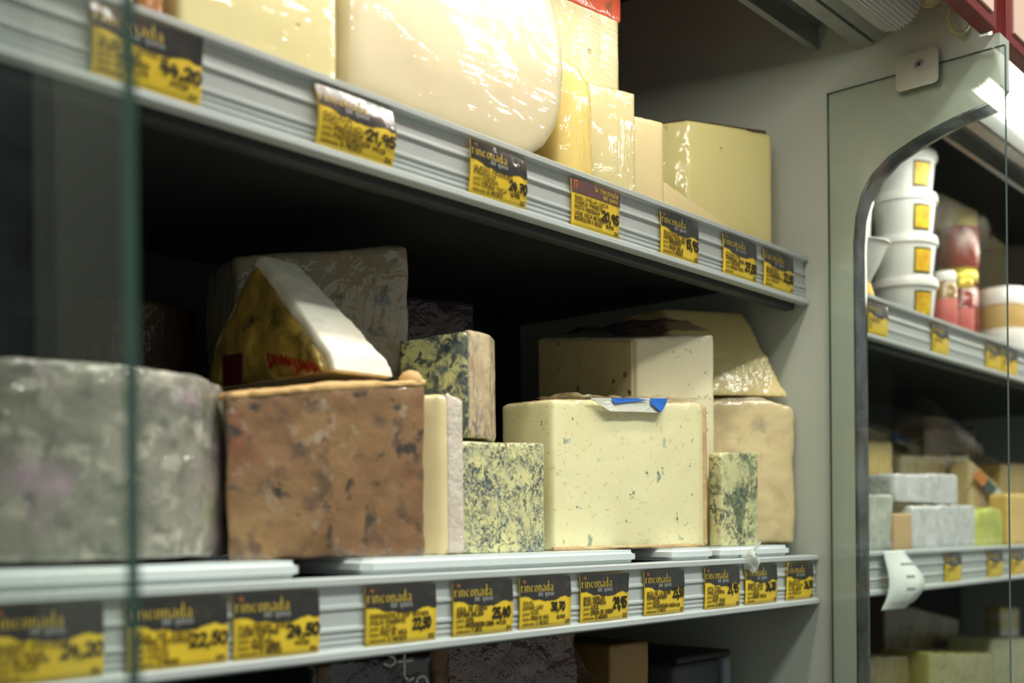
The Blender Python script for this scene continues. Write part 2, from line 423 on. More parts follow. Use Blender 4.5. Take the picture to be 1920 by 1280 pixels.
# ------------------------------------------------------------------ lettering (pen strokes)
G = {}
def g(ch, w_, *st): G[ch] = (w_, [[tuple(map(float, p.split(','))) for p in s.split()] for s in st])
g('A', 4, '0,0 2,6 4,0', '.8,2 3.2,2'); g('B', 4, '0,0 0,6 2.6,6 3.4,5 2.6,3.2 0,3.1', '2.6,3.2 4,1.8 3,0 0,0')
g('C', 4, '4,5 3,6 1.2,6 0,4 0,2 1.2,0 3,0 4,1'); g('D', 4, '0,0 0,6 2.4,6 4,4.2 4,1.8 2.4,0 0,0')
g('E', 3.6, '3.6,6 0,6 0,0 3.6,0', '0,3 2.8,3'); g('F', 3.6, '3.6,6 0,6 0,0', '0,3 2.8,3')
g('G', 4, '4,5 3,6 1.2,6 0,4 0,2 1.2,0 3,0 4,1.4 4,2.8 2.4,2.8'); g('H', 4, '0,0 0,6', '4,0 4,6', '0,3 4,3'); g('I', 1, '.5,0 .5,6')
g('J', 3.4, '3.4,6 3.4,1.4 2.4,0 1,0 0,1.2'); g('K', 4, '0,0 0,6', '4,6 0,2.6', '1.2,3.4 4,0'); g('L', 3.4, '0,6 0,0 3.4,0')
g('M', 4.6, '0,0 .5,6 2.3,2 4.1,6 4.6,0'); g('N', 4, '0,0 0,6 4,0 4,6'); g('O', 4, '1.2,0 0,2 0,4 1.2,6 2.8,6 4,4 4,2 2.8,0 1.2,0')
g('P', 4, '0,0 0,6 3,6 4,4.7 3,3 0,3'); g('Q', 4, '1.2,0 0,2 0,4 1.2,6 2.8,6 4,4 4,2 2.8,0 1.2,0', '2.4,1.4 4.2,-.6'); g('R', 4, '0,0 0,6 3,6 4,4.7 3,3 0,3', '1.8,3 4,0')
g('S', 3.8, '3.8,5 2.8,6 1,6 0,4.8 .8,3.4 3,2.6 3.8,1.3 2.8,0 1,0 0,1'); g('T', 4, '0,6 4,6', '2,6 2,0'); g('U', 4, '0,6 0,1.6 1.2,0 2.8,0 4,1.6 4,6')
g('V', 4, '0,6 2,0 4,6'); g('X', 4, '0,0 4,6', '0,6 4,0'); g('Y', 4, '0,6 2,3 4,6', '2,3 2,0'); g('Z', 4, '0,6 4,6 0,0 4,0'); g('W', 5, '0,6 1.2,0 2.5,4 3.8,0 5,6')
g('0', 3.6, '1.2,0 0,2 0,4 1.2,6 2.6,6 3.6,4 3.6,2 2.6,0 1.2,0'); g('1', 2, '0,4.6 1.4,6 1.4,0'); g('2', 3.8, '0,4.8 1,6 2.8,6 3.7,4.8 3.2,3.2 0,0 3.8,0')
g('3', 3.6, '0,6 3.4,6 1.6,3.6 3.2,3 3.6,1.6 2.6,0 1,0 0,1'); g('4', 3.8, '1.4,6 0,2.2 3.8,2.2', '2.8,4.6 2.4,-.6'); g('5', 3.6, '3.6,6 .6,6 .2,3.4 2.4,3.6 3.6,2.2 2.8,.2 1,0 0,.8')
g('6', 3.6, '3,6 1,4.4 0,2 .8,.2 2.6,0 3.6,1.6 2.8,3 .6,2.8'); g('7', 3.6, '0,6 3.6,6 1.2,0', '.8,3.2 3.2,3.2'); g('8', 3.6, '1.8,3.2 .3,4.6 1.2,6 2.6,6 3.4,4.6 1.8,3.2 0,1.6 1,0 2.6,0 3.6,1.6 1.8,3.2')
g('9', 3.6, '3.4,4 2.4,3 .8,3.2 0,4.6 1,6 2.6,6 3.4,4.6 3,0'); g(',', 1.4, '1,.8 .2,-1.6'); g('-', 2.6, '.3,3 2.3,3'); g('.', 1, '.4,0 .5,.5'); g('/', 3, '0,-.6 3,6.4')
g('€', 4, '4,5.2 3,6 1.6,6 .6,4 .6,2 1.6,0 3,0 4,.8', '0,3.6 2.8,3.6', '0,2.4 2.8,2.4'); g(' ', 2.2)
g('r', 2.1, '.3,0 .3,3.7', '.3,2.4 1.0,3.5 2.0,3.4'); g('i', .9, '.4,0 .4,3.7', '.4,5 .4,5.5'); g('n', 2.9, '.3,0 .3,3.7', '.3,2.6 1.2,3.6 2.2,3.3 2.4,2.4 2.4,0')
g('c', 2.5, '2.3,3 1.6,3.6 .7,3.3 .2,2 .6,.5 1.4,0 2.3,.6'); g('o', 2.7, '1.3,0 .5,.5 .2,1.8 .6,3.2 1.4,3.7 2.2,3.2 2.5,1.8 2.1,.5 1.3,0')
g('a', 2.7, '.4,3.1 1.2,3.7 2.1,3.3 2.2,2.4 2.2,.3 2.6,0', '2.2,2.2 .8,1.9 .2,1 .7,0 1.5,.2 2.2,1'); g('d', 2.8, '2.3,0 2.3,6.2', '2.3,3 1.4,3.7 .5,3.1 .2,1.8 .6,.4 1.3,0 2.3,.8')
g('e', 2.6, '.2,1.9 2.4,2 2.1,3.2 1.3,3.7 .5,3.2 .2,1.8 .6,.5 1.4,0 2.3,.6'); g('l', .9, '.4,0 .4,6.2'); g('q', 2.8, '2.3,-2 2.3,3.6', '2.3,3 1.4,3.7 .5,3.1 .2,1.8 .6,.4 1.3,0 2.3,.8')
g('u', 2.8, '.3,3.7 .3,.9 1,0 1.8,.2 2.4,1', '2.4,3.7 2.4,0'); g('s', 2.3, '2,3.2 1.2,3.7 .4,3 .8,2.1 1.8,1.5 2,.6 1.2,0 .3,.5'); g('t', 2, '.8,5.4 .8,.8 1.4,0 2,.4', '0,3.7 1.8,3.7')
g('p', 2.7, '.3,-2 .3,3.7', '.3,2.8 1.2,3.7 2.1,3.1 2.4,1.8 2,.4 1.2,0 .3,.8'); g('h', 2.9, '.3,0 .3,6.2', '.3,2.6 1.2,3.6 2.2,3.3 2.4,2.4 2.4,0'); g('m', 4.3, '.3,0 .3,3.7', '.3,2.8 1.1,3.6 1.9,3 1.9,0', '1.9,2.8 2.8,3.6 3.8,3 3.8,0')
def strokes(text, x, y, h, wid=None, sp=1.3, slant=0.0, jit=0.0, rnd=None):
    """pen strokes of a line of text in tag space (x right, y up), height h; wid squeezes it to that width"""
    k = h / 6.0; out = []; cx = 0.0
    for ch in text:
        if ch not in G: continue
        wd, st = G[ch]; dy = rnd.uniform(-jit, jit) if rnd else 0
        for s in st: out.append([(cx + px + slant * py, py + dy) for px, py in s])
        cx += wd + sp
    tot = max(cx - sp, .1); kx = (wid / tot) if wid else k
    return [[(x + px * kx, y + py * k) for px, py in s] for s in out], tot * kx
def ribbon(bm, path, w_, put_v, nib=None):
    """flat pen line; nib = fixed (x, y) pen edge for thick-thin printed letters"""
    for a, b in zip(path, path[1:]):
        d = Vector((b[0] - a[0], b[1] - a[1])); L = d.length
        if L < 1e-6: continue
        d /= L
        if nib: o = Vector(nib) * .5; e = Vector((0, 0))
        else: o = Vector((-d.y, d.x)) * w_ * .5; e = d * w_ * .35
        q = [Vector(a) - e - o, Vector(b) + e - o, Vector(b) + e + o, Vector(a) - e + o]
        if (q[1] - q[0]).cross(q[3] - q[0]) < 0: q.reverse()
        try: bm.faces.new([bm.verts.new(put_v(p.x, p.y)) for p in q])
        except ValueError: pass

TEAR = [(0, .64), (.06, .645), (.13, .64), (.18, .62), (.23, .575), (.29, .555), (.33, .575), (.37, .568), (.42, .54), (.48, .53), (.52, .54), (.57, .525), (.61, .54), (.65, .525),
        (.70, .55), (.76, .585), (.83, .605), (.87, .615), (.91, .59), (.95, .575), (1, .585)]
def price_tag(X0, X1, Y, zt, zb, label, lines, price, style='torn', curl=0.0, bow=.0008, vbow=.0012, seed=0, group='price tags on the shelf strips', detail=True,
              rows=None, price_at=(.60, .30, .38, .17), extra='', name='price_tag', fat=1.0):
    rnd = random.Random(seed)
    W, H = X1 - X0, zt - zb
    root = empty(name, (X0, Y, zb), label, 'price tag', group)
    def P(lift):
        def f(u, v):                                   # tag space in metres -> world, following the card's bow and curled corner
            fu, fv = u / W, v / H
            y = -bow * math.sin(math.pi * min(max(fu, 0), 1)) * 1.0 - lift - vbow * math.sin(math.pi * min(max(fv, 0), 1))
            y -= curl * max(0, fv - .45) ** 2 * 3 * max(0, fu if curl > 0 else 1 - fu) ** 2 * (1 if curl > 0 else -1)
            return (X0 + u, Y + y, zb + v)
        return f
    # card
    N = 10; bm = bmesh.new(); p = P(0)
    gr = [[bm.verts.new(p(W * i / N, H * j / N)) for j in range(N + 1)] for i in range(N + 1)]
    for i in range(N):
        for j in range(N): bm.faces.new((gr[i][j], gr[i + 1][j], gr[i + 1][j + 1], gr[i][j + 1]))
    c = put('card', bm, M_yel, root, 60); s = c.modifiers.new('t', 'SOLIDIFY'); s.thickness = .0006; s.offset = -1
    # header with the torn lower edge
    bm = bmesh.new(); p = P(.0004); cols = []
    tear = TEAR if style == 'torn' else [(0, .70), (.5, .70), (1, .70)]
    M = 44
    for i in range(M + 1):
        u = i / M
        for (a, va), (b, vb) in zip(tear, tear[1:]):
            if a <= u <= b: v0 = va + (vb - va) * (u - a) / (b - a); break
        if style == 'torn': v0 += .022 * noise.noise((u * 38 + seed * 3.1, seed, 0))
        cols.append([bm.verts.new(p(W * u, H * (v0 + (1 - v0) * j / 5))) for j in range(6)])
    for a, b in zip(cols, cols[1:]):
        for j in range(5): bm.faces.new((a[j], b[j], b[j + 1], a[j + 1]))
    put('header', bm, M_hdr if style == 'torn' else M_maroon, root, 60)
    if not detail: return root
    p = P(.0008)
    def write(nm, mat, items):
        bm = bmesh.new()
        for paths, wd, nib in items:
            for s in paths: ribbon(bm, s, wd, p, nib)
        if bm.verts: put(nm, bm, mat, root)
        else: bm.free()
    k = W
    if style == 'torn':
        t1, _ = strokes('rinconada', .02 * W, .725 * H, .20 * H, .60 * W, 1.0)
        write('heading', M_gold, [(t1, 0, (.013 * W, .003 * W))])
        t2, _ = strokes('del queso', .33 * W, .635 * H, .10 * H, .30 * W, 1.2)
        write('subheading', M_grey, [(t2, .010 * W, None)])
        t3, _ = strokes('l', .075 * W, .92 * H, .05 * H, .02 * W)
        write('emblem', M_orange, [([[(.06 * W, .92 * H), (.085 * W, .955 * H), (.11 * W, .92 * H)]], .012 * W, None)])
    else:
        t1, _ = strokes('la rinconada', .46 * W, .855 * H, .12 * H, .48 * W, 1.2)
        t2, _ = strokes('del queso', .63 * W, .745 * H, .10 * H, .31 * W, 1.2)
        write('heading', M_gold, [(t1, .009 * W, None), (t2, .009 * W, None)])
        write('emblem', M_orange, [([[(.05 * W, .78 * H), (.06 * W, .95 * H), (.11 * W, .96 * H), (.09 * W, .80 * H)]], .016 * W, None)])
    hand, prn = [], []
    rows = rows or ([.46, .365, .27, .165, .065] if style == 'torn' else [.585, .47, .36, .245, .14])
    for (pre, txt, wid), v in zip(lines, rows):
        x = .05 * W
        if pre:
            s_, wd = strokes(pre, x, v * H, .055 * H, None, 1.0); kx = min(1, .34 * W / max(wd, 1e-6))
            s_, wd = strokes(pre, x, v * H, .058 * H, .020 * W * len(pre) + .01 * W, 1.0); prn.append((s_, .009 * W, None)); x += wd + .03 * W
        if txt:
            hh = rnd.uniform(.066, .078) * H
            s_, wd = strokes(txt, x, v * H + rnd.uniform(-.005, .005) * H, hh, wid * W, 1.5, .06, .5, rnd)
            hand.append((s_, .0105 * W * fat, None))
    write('printed_text', M_olive, prn)
    write('handwriting', M_ink2, hand)
    if price:
        u, v, wd_, hh = price_at
        s_, _ = strokes(price, u * W, v * H, hh * H, wd_ * W, 1.1, .05, .25, rnd)
        it = [(s_, .027 * W * fat, None)]
        if extra:
            e_, _ = strokes(extra, .70 * W, .16 * H, .06 * H, .16 * W, 1.2); it.append((e_, .012 * W, None))
        write('price', M_ink, it)
        e_, _ = strokes(str(20 + (seed * 7) % 8), .88 * W, .05 * H, .07 * H, .08 * W, 1.2)
        write('shelf_number', M_ink2, [(e_, .012 * W, None)])
    return root

def strip_x(px, Y, z):      # X of a photo column on a price strip
    return at(px, 994 - (z) * 1700, Y).x
YTU, YTL = YU - .0028, YL - .0028
def utag(pl, pr, *a, **k): return price_tag(strip_x(pl, YTU, .33), strip_x(pr, YTU, .33), YTU, zz(ZU) - .0092, zz(ZU) - .0574, *a, **k)
def ltag(pl, pr, *a, **k): return price_tag(strip_x(pl, YTL, -.07), strip_x(pr, YTL, -.07), YTL, zz(ZL) - .0090, zz(ZL) - .0574, *a, **k)
P_, L_, MD = 'pasta', 'leche', 'maduracion'
utag(172, 376, 'upper-shelf yellow tag behind the green glass edge, price 44,20', [('', 'QUESO OVEJA', .62), ('', 'ESPANA', .36), (P_, 'PRENSADA', .3), (L_, 'OVEJA', .3), (MD, '', .2)], '44,20', curl=.006, vbow=.0035, seed=1, extra='KG')
utag(592, 736, 'upper-shelf yellow tag with shiny curled top, price 21,95', [('', 'GOUDA', .34), ('', 'HOLANDA', .56), (P_, 'PRENSADA', .36), (L_, 'PASTEURIZADA', .46), (MD, '4 MESES', .26)], '21,95', vbow=.0052, seed=2, extra='KG')
utag(879, 985, 'upper-shelf yellow tag with gold-lettered grey header, price 24,70', [('', 'QUESO FRANCES', .66), ('', 'FRANCIA', .36), (P_, 'COCIDA', .26), (L_, 'CRUDA VACA', .42), (MD, '6 MESES', .26)], '24,70', curl=-.003, vbow=.0030, seed=3, extra='€/KG', price_at=(.66, .27, .32, .17))
utag(1071, 1160, 'yellow tag with plain maroon header, price 20,95', [('', 'GARI OVEJA-VACA', .68), ('', 'FRANCIA PIRINEOS', .56), ('', 'PASTA PRENSADA', .50), ('', 'LECHE OVEJA METADURA', .64), ('', 'MADURACION 4 MESES', .56)], '20,95', style='plain', curl=.003, seed=4, extra='€/KG', price_at=(.60, .30, .36, .18))
utag(1238, 1308, 'upper-shelf yellow tag reading 15,95 beside the maroon-headed tag', [('', 'IDIAZABAL DO', .56), ('', 'ESPANA EUSKADI', .54), (P_, 'PRENSADA', .30), (L_, 'CRUDA OVEJA', .36), (MD, '4 MESES', .26)], '15,95', seed=5, price_at=(.64, .30, .33, .20), fat=1.15)
utag(1355, 1417, 'upper-shelf yellow tag with mottled header, price 27,50', [('', 'COMTE', .40), ('', 'FRANCIA JURA', .52), (P_, 'COCIDA', .26), (L_, 'CRUDA VACA', .36), (MD, '', .2)], '27,50', seed=6, price_at=(.62, .22, .34, .20), fat=1.2)
utag(1431, 1486, 'last upper-shelf yellow tag next to the side panel, price 22,50', [('', 'QUESO', .36), ('', 'ESPANA', .42), (P_, 'PRENSADA', .36), (L_, 'VACA', .26), (MD, '', .2)], '22,50', seed=7, price_at=(.62, .28, .34, .20), fat=1.2)

ltag(-22, 192, 'lower-shelf yellow tag under the grey mouldy wheel, price 24,20', [('', 'QUESO GALLEGO', .62), ('', 'ESPANA', .4), (P_, 'BLANDA', .3), (L_, 'VACA', .2), (MD, '', .2)], '24,20', seed=8)
ltag(234, 425, 'lower-shelf yellow tag crossed by the green glass edge, price 22,50', [('', 'AZUL DE VACA', .56), ('', 'ESPANA ASTURIAS', .56), (P_, 'AZUL', .2), (L_, 'VACA', .2), (MD, '2 MESES', .2)], '22,50', seed=9)
ltag(436, 597, 'lower-shelf yellow tag under the brown mouldy cheese, price 24,50', [('', 'VALDEON AZUL', .6), ('', 'LEON ESPANA', .44), (P_, 'AZUL', .24), (L_, 'VACA CABRA', .32), (MD, '2 MESES', .24)], '24,50', seed=10, extra='KG', fat=1.15)
ltag(684, 816, 'lower-shelf yellow tag reading 22,50 under the tan-sided cheese slice', [('', 'GORGONZOLA DOP NOVARA', .82), ('', 'ITALIA PIAMONTE', .48), (P_, 'AZUL', .22), (L_, 'PAST DE VACA', .36), (MD, '2 MESES', .26)], '22,50', seed=11, price_at=(.64, .24, .26, .17))
ltag(848, 960, 'yellow tag reading 25,40 under the marbled blue cheese', [('', 'AZUL DE CABRA', .48), ('', 'ESPANA MALAGA', .42), (P_, 'AZUL', .13), (L_, 'PASTEURIZADA CABRA', .46), (MD, '1 MES', .16)], '25,40', seed=12, extra='KG', price_at=(.63, .30, .30, .17), fat=1.15)
ltag(973, 1069, 'yellow tag reading SAVEL 38,70', [('', 'SAVEL', .20), ('', 'ESPANA LUGO', .36), (P_, 'AZUL', .15), (L_, 'CRUDA DE VACA', .34), (MD, '2 MESES', .24)], '38,70', seed=13, extra='€/KG', price_at=(.58, .33, .27, .15), fat=.9, rows=[.475, .38, .28, .175, .075])
ltag(1087, 1176, 'yellow tag reading 29,95 with curled glossy corner', [('', 'BOIS NOBLES', .42), ('', 'BLEU FRANCIA', .44), (P_, 'AZUL', .16), (L_, 'CRUDA DE CABRA', .46), (MD, '3 MESES', .24)], '29,95', seed=14, curl=.003, price_at=(.66, .26, .28, .21), fat=1.2)
ltag(1207, 1282, 'yellow tag reading 23,50 under the big pale blue cheese', [('', 'BLEU DE LA REINA', .56), ('', 'ESPANA NAVARRA', .46), (P_, 'AZUL', .16), (L_, 'PASTEURIZADA VACA', .52), (MD, '1 MES', .2)], '23,50', seed=15, extra='KG', price_at=(.68, .38, .27, .20), fat=1.1)
ltag(1321, 1386, 'yellow tag reading 21,95 left of the hanging film knot', [('', 'STILTON', .34), ('', 'INGLATERRA', .46), (P_, 'AZUL', .16), (L_, 'PAST VACA', .34), (MD, '2 MESES', .24)], '21,95', seed=16, price_at=(.62, .36, .30, .20), fat=1.15)
ltag(1397, 1456, 'yellow tag reading 26,20 under the hanging film knot', [('', 'QUESO AZUL', .46), ('', 'FRANCIA', .44), (P_, 'AZUL', .2), (L_, 'CRUDA OVEJA', .42), (MD, '', .3)], '26,20', seed=17, price_at=(.60, .34, .32, .18), fat=1.2)
ltag(1474, 1524, 'last lower-shelf yellow tag next to the side panel, price 26,50', [('', 'QUESO', .4), ('', 'ESPANA', .5), (P_, 'BLANDA', .3), (L_, 'OVEJA', .3), (MD, '', .3)], '26,50', seed=18, curl=-.004, price_at=(.62, .30, .32, .18), fat=1.1)

# ------------------------------------------------------------------ cheese materials
PASTE = S(236, 228, 188)
M_greyrind = pmat('grey_mould_rind', S(148, 144, 128), S(112, 112, 98), 34, .6, spots=(('n', S(182, 176, 160), 50, .52, .64, .85), ('n', S(84, 86, 76), 60, .57, .67, .7), ('n', S(176, 144, 164), 9, .54, .64, .75), ('n', S(176, 168, 120), 15, .60, .70, .5)), bump=.5, bscale=60, film=.8, fscale=(14, 14, 24), frot=(0, .5, .3), fstr=.5)
M_brown = pmat('brown_mould_rind', S(138, 101, 56), S(116, 78, 44), 12, .55, spots=(('n', S(152, 122, 80), 14, .50, .70, .7), ('n', S(124, 60, 34), 16, .54, .68, .7), ('n', S(84, 58, 38), 36, .55, .66, .8), ('n', S(168, 154, 132), 44, .60, .72, .6), ('n', S(40, 32, 22), 42, .575, .66, .92)), bump=.5, bscale=70, film=.7, fscale=(20, 20, 26), frot=(.4, .2, 0), fstr=.4)
M_cutbrown = pmat('ochre_cut_edge', S(222, 184, 122), S(206, 164, 104), 20, .6, bump=.3)
M_bloom = pmat('white_bloomy_rind', S(238, 234, 216), S(228, 220, 198), 24, .7, spots=(('n', S(176, 168, 150), 22, .60, .72, .5), ('n', S(204, 168, 128), 9, .62, .74, .4)), bump=.4, bscale=90)
M_gfoil = pmat('gold_foil_label', S(186, 152, 66), S(136, 112, 50), 24, .4, metal=.05, spots=(('n', S(214, 184, 84), 60, .55, .64, .8, (1, 1, .35)), ('n', S(52, 60, 34), 30, .56, .66, .9)), bump=.7, bscale=40, film=.5, fscale=(30, 30, 12), fstr=.6)
M_redp = pmat('red_label_print', S(160, 44, 20), S(120, 30, 20), 60, .4)
M_redpatch = pmat('wine_red_label', S(96, 26, 22), S(70, 24, 20), 30, .4)
M_greypaste = pmat('grey_blue_paste', S(176, 160, 130), S(148, 138, 114), 16, .5, spots=(('n', S(72, 76, 78), 30, .60, .68, .8), ('n', S(158, 156, 148), 10, .54, .66, .5), ('v', S(60, 60, 60), 34, .06, .14, .8)), bump=.3, film=.9, fscale=(30, 30, 10), frot=(.3, .3, 0), fstr=.55)
VEIN = S(44, 58, 72)
M_blue = pmat('blue_veined_paste', S(230, 222, 158), S(214, 210, 150), 24, .45, spots=(('n', S(150, 164, 146), 70, .52, .64, .4), ('r', VEIN, 85, .025, .08, .95), ('r', S(66, 84, 100), 130, .03, .09, .8), ('n', S(46, 60, 74), 150, .60, .64, .85)), bump=.15, film=.7, fscale=(24, 24, 8), frot=(0, .9, 0), fstr=.35)
M_blue2 = pmat('dense_blue_paste', S(206, 200, 136), S(176, 178, 122), 24, .45, spots=(('n', S(70, 88, 84), 48, .50, .58, .9), ('r', VEIN, 75, .03, .10, .95), ('n', S(36, 50, 58), 100, .54, .60, .9)), bump=.2, film=.7, fscale=(24, 24, 8), fstr=.4)
M_bluerind = pmat('crinkled_tan_rind', S(212, 192, 152), S(190, 164, 128), 30, .55, spots=(('r', S(90, 84, 86), 55, .02, .09, .8, (1, 1, .4)), ('n', S(226, 190, 108), 18, .55, .66, .6), ('n', S(236, 224, 206), 40, .58, .68, .6, (1, 1, .4))), bump=.7, bscale=90, film=.9, fscale=(50, 50, 12), fstr=.8)
M_bigblue = pmat('pale_blue_cheese_paste', S(238, 230, 182), S(232, 222, 170), 8, .5, spots=(('n', S(220, 204, 144), 120, .61, .66, .8, (1, 1, 1.6)), ('n', S(190, 172, 108), 150, .685, .71, .8, (1, 1, 1.5)), ('n', S(120, 142, 128), 30, .645, .71, .85), ('n', S(56, 80, 84), 66, .685, .72, .9)), bump=.2, bscale=60, film=.45, fscale=(20, 20, 10), frot=(0, .6, 0), fstr=.3)
M_bigrind = pmat('ochre_thin_rind', S(214, 188, 132), S(188, 152, 104), 30, .6, spots=(('n', S(150, 96, 80), 26, .58, .68, .6),), bump=.4, film=.5)
M_holey = pmat('pale_holey_paste', S(226, 216, 178), S(218, 206, 168), 9, .5, spots=(('n', S(150, 132, 84), 90, .66, .70, .85, (1, 1, 1.4)), ('v', S(186, 168, 120), 60, .06, .14, .7), ('n', S(204, 176, 150), 12, .60, .72, .5)), bump=.15, film=.7, fscale=(40, 40, 8), frot=(0, .5, 0), fstr=.5)
M_holeyshade = pmat('tan_side_shading', S(206, 190, 140), S(196, 178, 126), 9, .5, spots=(('v', S(140, 118, 70), 40, .08, .16, .9),), bump=.2, film=.5)  # tan tone puts the left face's shading into the colour
M_wedge = pmat('pale_yellow_paste', S(226, 206, 142), S(218, 196, 130), 8, .5, bump=.15, film=.6, fscale=(40, 40, 8), frot=(0, .4, 0), fstr=.35)
M_tan = pmat('tan_paste', S(222, 202, 150), S(212, 190, 138), 10, .5, spots=(('n', S(180, 150, 112), 22, .54, .70, .6), ('n', S(140, 128, 112), 17, .58, .70, .7)), bump=.25, film=.8, fscale=(20, 20, 8), fstr=.45)
M_tanrind = pmat('grey_brown_rind', S(172, 150, 116), S(150, 132, 108), 26, .6, spots=(('n', S(96, 92, 86), 24, .58, .68, .7),), bump=.5, film=.6)
M_greenblue = pmat('green_veined_paste', S(222, 216, 158), S(204, 202, 146), 26, .5, spots=(('n', S(84, 104, 78), 28, .52, .62, .85), ('r', S(44, 62, 54), 50, .02, .08, .9)), bump=.4, film=.6)
M_cream = pmat('cream_film_wrapped', S(218, 206, 168), S(212, 199, 160), 6, .45, film=.75, fscale=(7, 7, 30), frot=(.15, .5, .2), fstr=.26, frough=.08)
M_pale = pmat('pale_yellow_film_wrapped', S(230, 220, 160), S(225, 214, 152), 6, .45, spots=(('v', S(190, 160, 70), 20, .05, .09, .9),), film=.9, fscale=(10, 10, 30), frot=(.2, .7, 0), fstr=.28, frough=.08)
M_butter = pmat('butter_yellow_wrapped', S(238, 212, 124), S(234, 205, 112), 6, .42, film=1.0, fscale=(50, 50, 9), frot=(0, -.4, 0), fstr=.5, frough=.08)
M_ivory = pmat('ivory_streaky_film', S(216, 204, 148), S(208, 194, 138), 8, .45, spots=(('v', S(176, 148, 60), 22, .05, .10, .9),), film=1.0, fscale=(60, 60, 7), frot=(0, .35, 0), fstr=.9, frough=.07)
M_ivory2 = pmat('ivory_cross_streaks', S(214, 204, 158), S(206, 194, 146), 8, .45, spots=(('v', S(160, 140, 80), 26, .05, .10, .8),), film=1.0, fscale=(8, 8, 70), frot=(0, .25, 0), fstr=.9, frough=.07)
M_peach = pmat('peach_paste', S(226, 208, 156), S(220, 198, 146), 8, .45, film=.7, fscale=(30, 30, 14), fstr=.5)
M_aged = pmat('aged_yellow_paste', S(216, 206, 140), S(208, 196, 128), 6, .5, spots=(('v', S(170, 150, 80), 30, .05, .10, .6),), bump=.1, film=.5, fscale=(16, 16, 8), fstr=.25)
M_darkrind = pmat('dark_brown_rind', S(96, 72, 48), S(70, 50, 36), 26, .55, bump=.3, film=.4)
M_orind = pmat('orange_brown_rind', S(192, 128, 44), S(170, 104, 34), 18, .5, film=.5)
M_orlab = pmat('orange_red_label', S(222, 96, 66), S(206, 84, 56), 20, .4, spots=(('n', S(120, 92, 52), 40, .52, .60, .8),), film=1.0, fscale=(60, 60, 12), frot=(0, .5, 0), fstr=.9)

TOPL = zz(ZL) + .0144           # tray tops
TOPU = zz(ZU) - .0078           # upper shelf surface
def centroid(b): return Vector((sum(p[0] for p in b) / len(b), sum(p[1] for p in b) / len(b), 0))
def grow(base, d):
    c = centroid(base); return [(p[0] + (p[0] - c.x) / max((Vector((p[0], p[1], 0)) - c).length, 1e-6) * d, p[1] + (p[1] - c.y) / max((Vector((p[0], p[1], 0)) - c).length, 1e-6) * d) for p in base]
def cheese(name, label, base, z0, zt, mat, top=None, voxel=.004, it=4, disp=.003, size=.05, fine=.0, rinds=(), group=None, cat='cheese'):
    """one cut of cheese: paste body and, where it has one, rind / label slabs as parts"""
    zb = min(z0) if isinstance(z0, (list, tuple)) else z0
    c = centroid(base); org = Vector((c.x, c.y, zb))
    bm = prism(base, z0, zt, top)
    if not rinds:
        o = put(name, bm, mat, None, None, org); lumps(o, voxel, it, disp, size, fine); return tag(o, label, cat, group)
    r = empty(name, org, label, cat, group)
    o = put('paste', bm, mat, r, None, org); lumps(o, voxel, it, disp, size, fine)
    for rn in rinds:
        nm, rb, rz0, rz1, rm = rn[:5]
        q = put(nm, prism(rb, rz0, rz1, rn[5] if len(rn) > 5 else None), rm, r, None, org); lumps(q, min(voxel, .003), 2, disp, size, fine)
    return r
def arc(cx, cy, r, a0, a1, n): return [(cx + r * math.cos(math.radians(a0 + (a1 - a0) * i / n)), cy + r * math.sin(math.radians(a0 + (a1 - a0) * i / n))) for i in range(n + 1)]
def crumple(name, outline_fn, mat, parent, nu=22, nv=14, amp=.006, freq=45, seed=0):
    bm = bmesh.new(); gr = []
    for i in range(nu + 1):
        row = []
        for j in range(nv + 1):
            p = Vector(outline_fn(i / nu, j / nv)); n = Vector((noise.noise(p * freq + Vector((seed, 0, 0))), noise.noise(p * freq + Vector((0, seed + 5, 0))), noise.noise(p * freq + Vector((0, 0, seed + 9))) + .3))
            row.append(bm.verts.new(p + n * amp))
        gr.append(row)
    for i in range(nu):
        for j in range(nv): bm.faces.new((gr[i][j], gr[i + 1][j], gr[i + 1][j + 1], gr[i][j + 1]))
    return put(name, bm, mat, parent, 70)

# ------------------------------------------------------------------ lower shelf
wheel_pts = arc(.421, .867, .145, 0, 350, 34)
cheese('mouldy_grey_cheese', 'grey mouldy wheel wrapped in film, behind the glass panel edge', wheel_pts, TOPL + .003, zz(.118), M_greyrind, it=7, disp=.006, size=.06, fine=.0015)

XB0, XB1 = .508, .713
bb = [(XB0, .738), (.60, .727), (XB1 - .003, .724), (XB1, .80), (.70, .840), (.606, .840)]
zt_b = [zz(.106), zz(.121), zz(.133), zz(.131), zz(.131), zz(.112)]
brown = cheese('brown_cheese', 'large brown mouldy cheese block under the leaning white-rinded wedge', bb, TOPL, zt_b, M_brown, it=4, disp=.005, size=.04, fine=.0018,
       rinds=(('top_edge', [(XB0 + .004, .735), (.60, .7255), (XB1 - .003, .7225), (XB1 - .003, .75), (.60, .755), (XB0 + .008, .76)], [z - .004 for z in (zz(.106), zz(.121), zz(.133), zz(.132), zz(.121), zz(.107))], [z + .0015 for z in (zz(.106), zz(.121), zz(.134), zz(.134), zz(.121), zz(.107))], M_cutbrown),))
put('top_knob', lathe([(.004, -.006), (.010, -.004), (.011, .001), (.007, .006), (.002, .008)], (.700, .733, zz(.135)), 18), M_cutbrown, brown, 60)
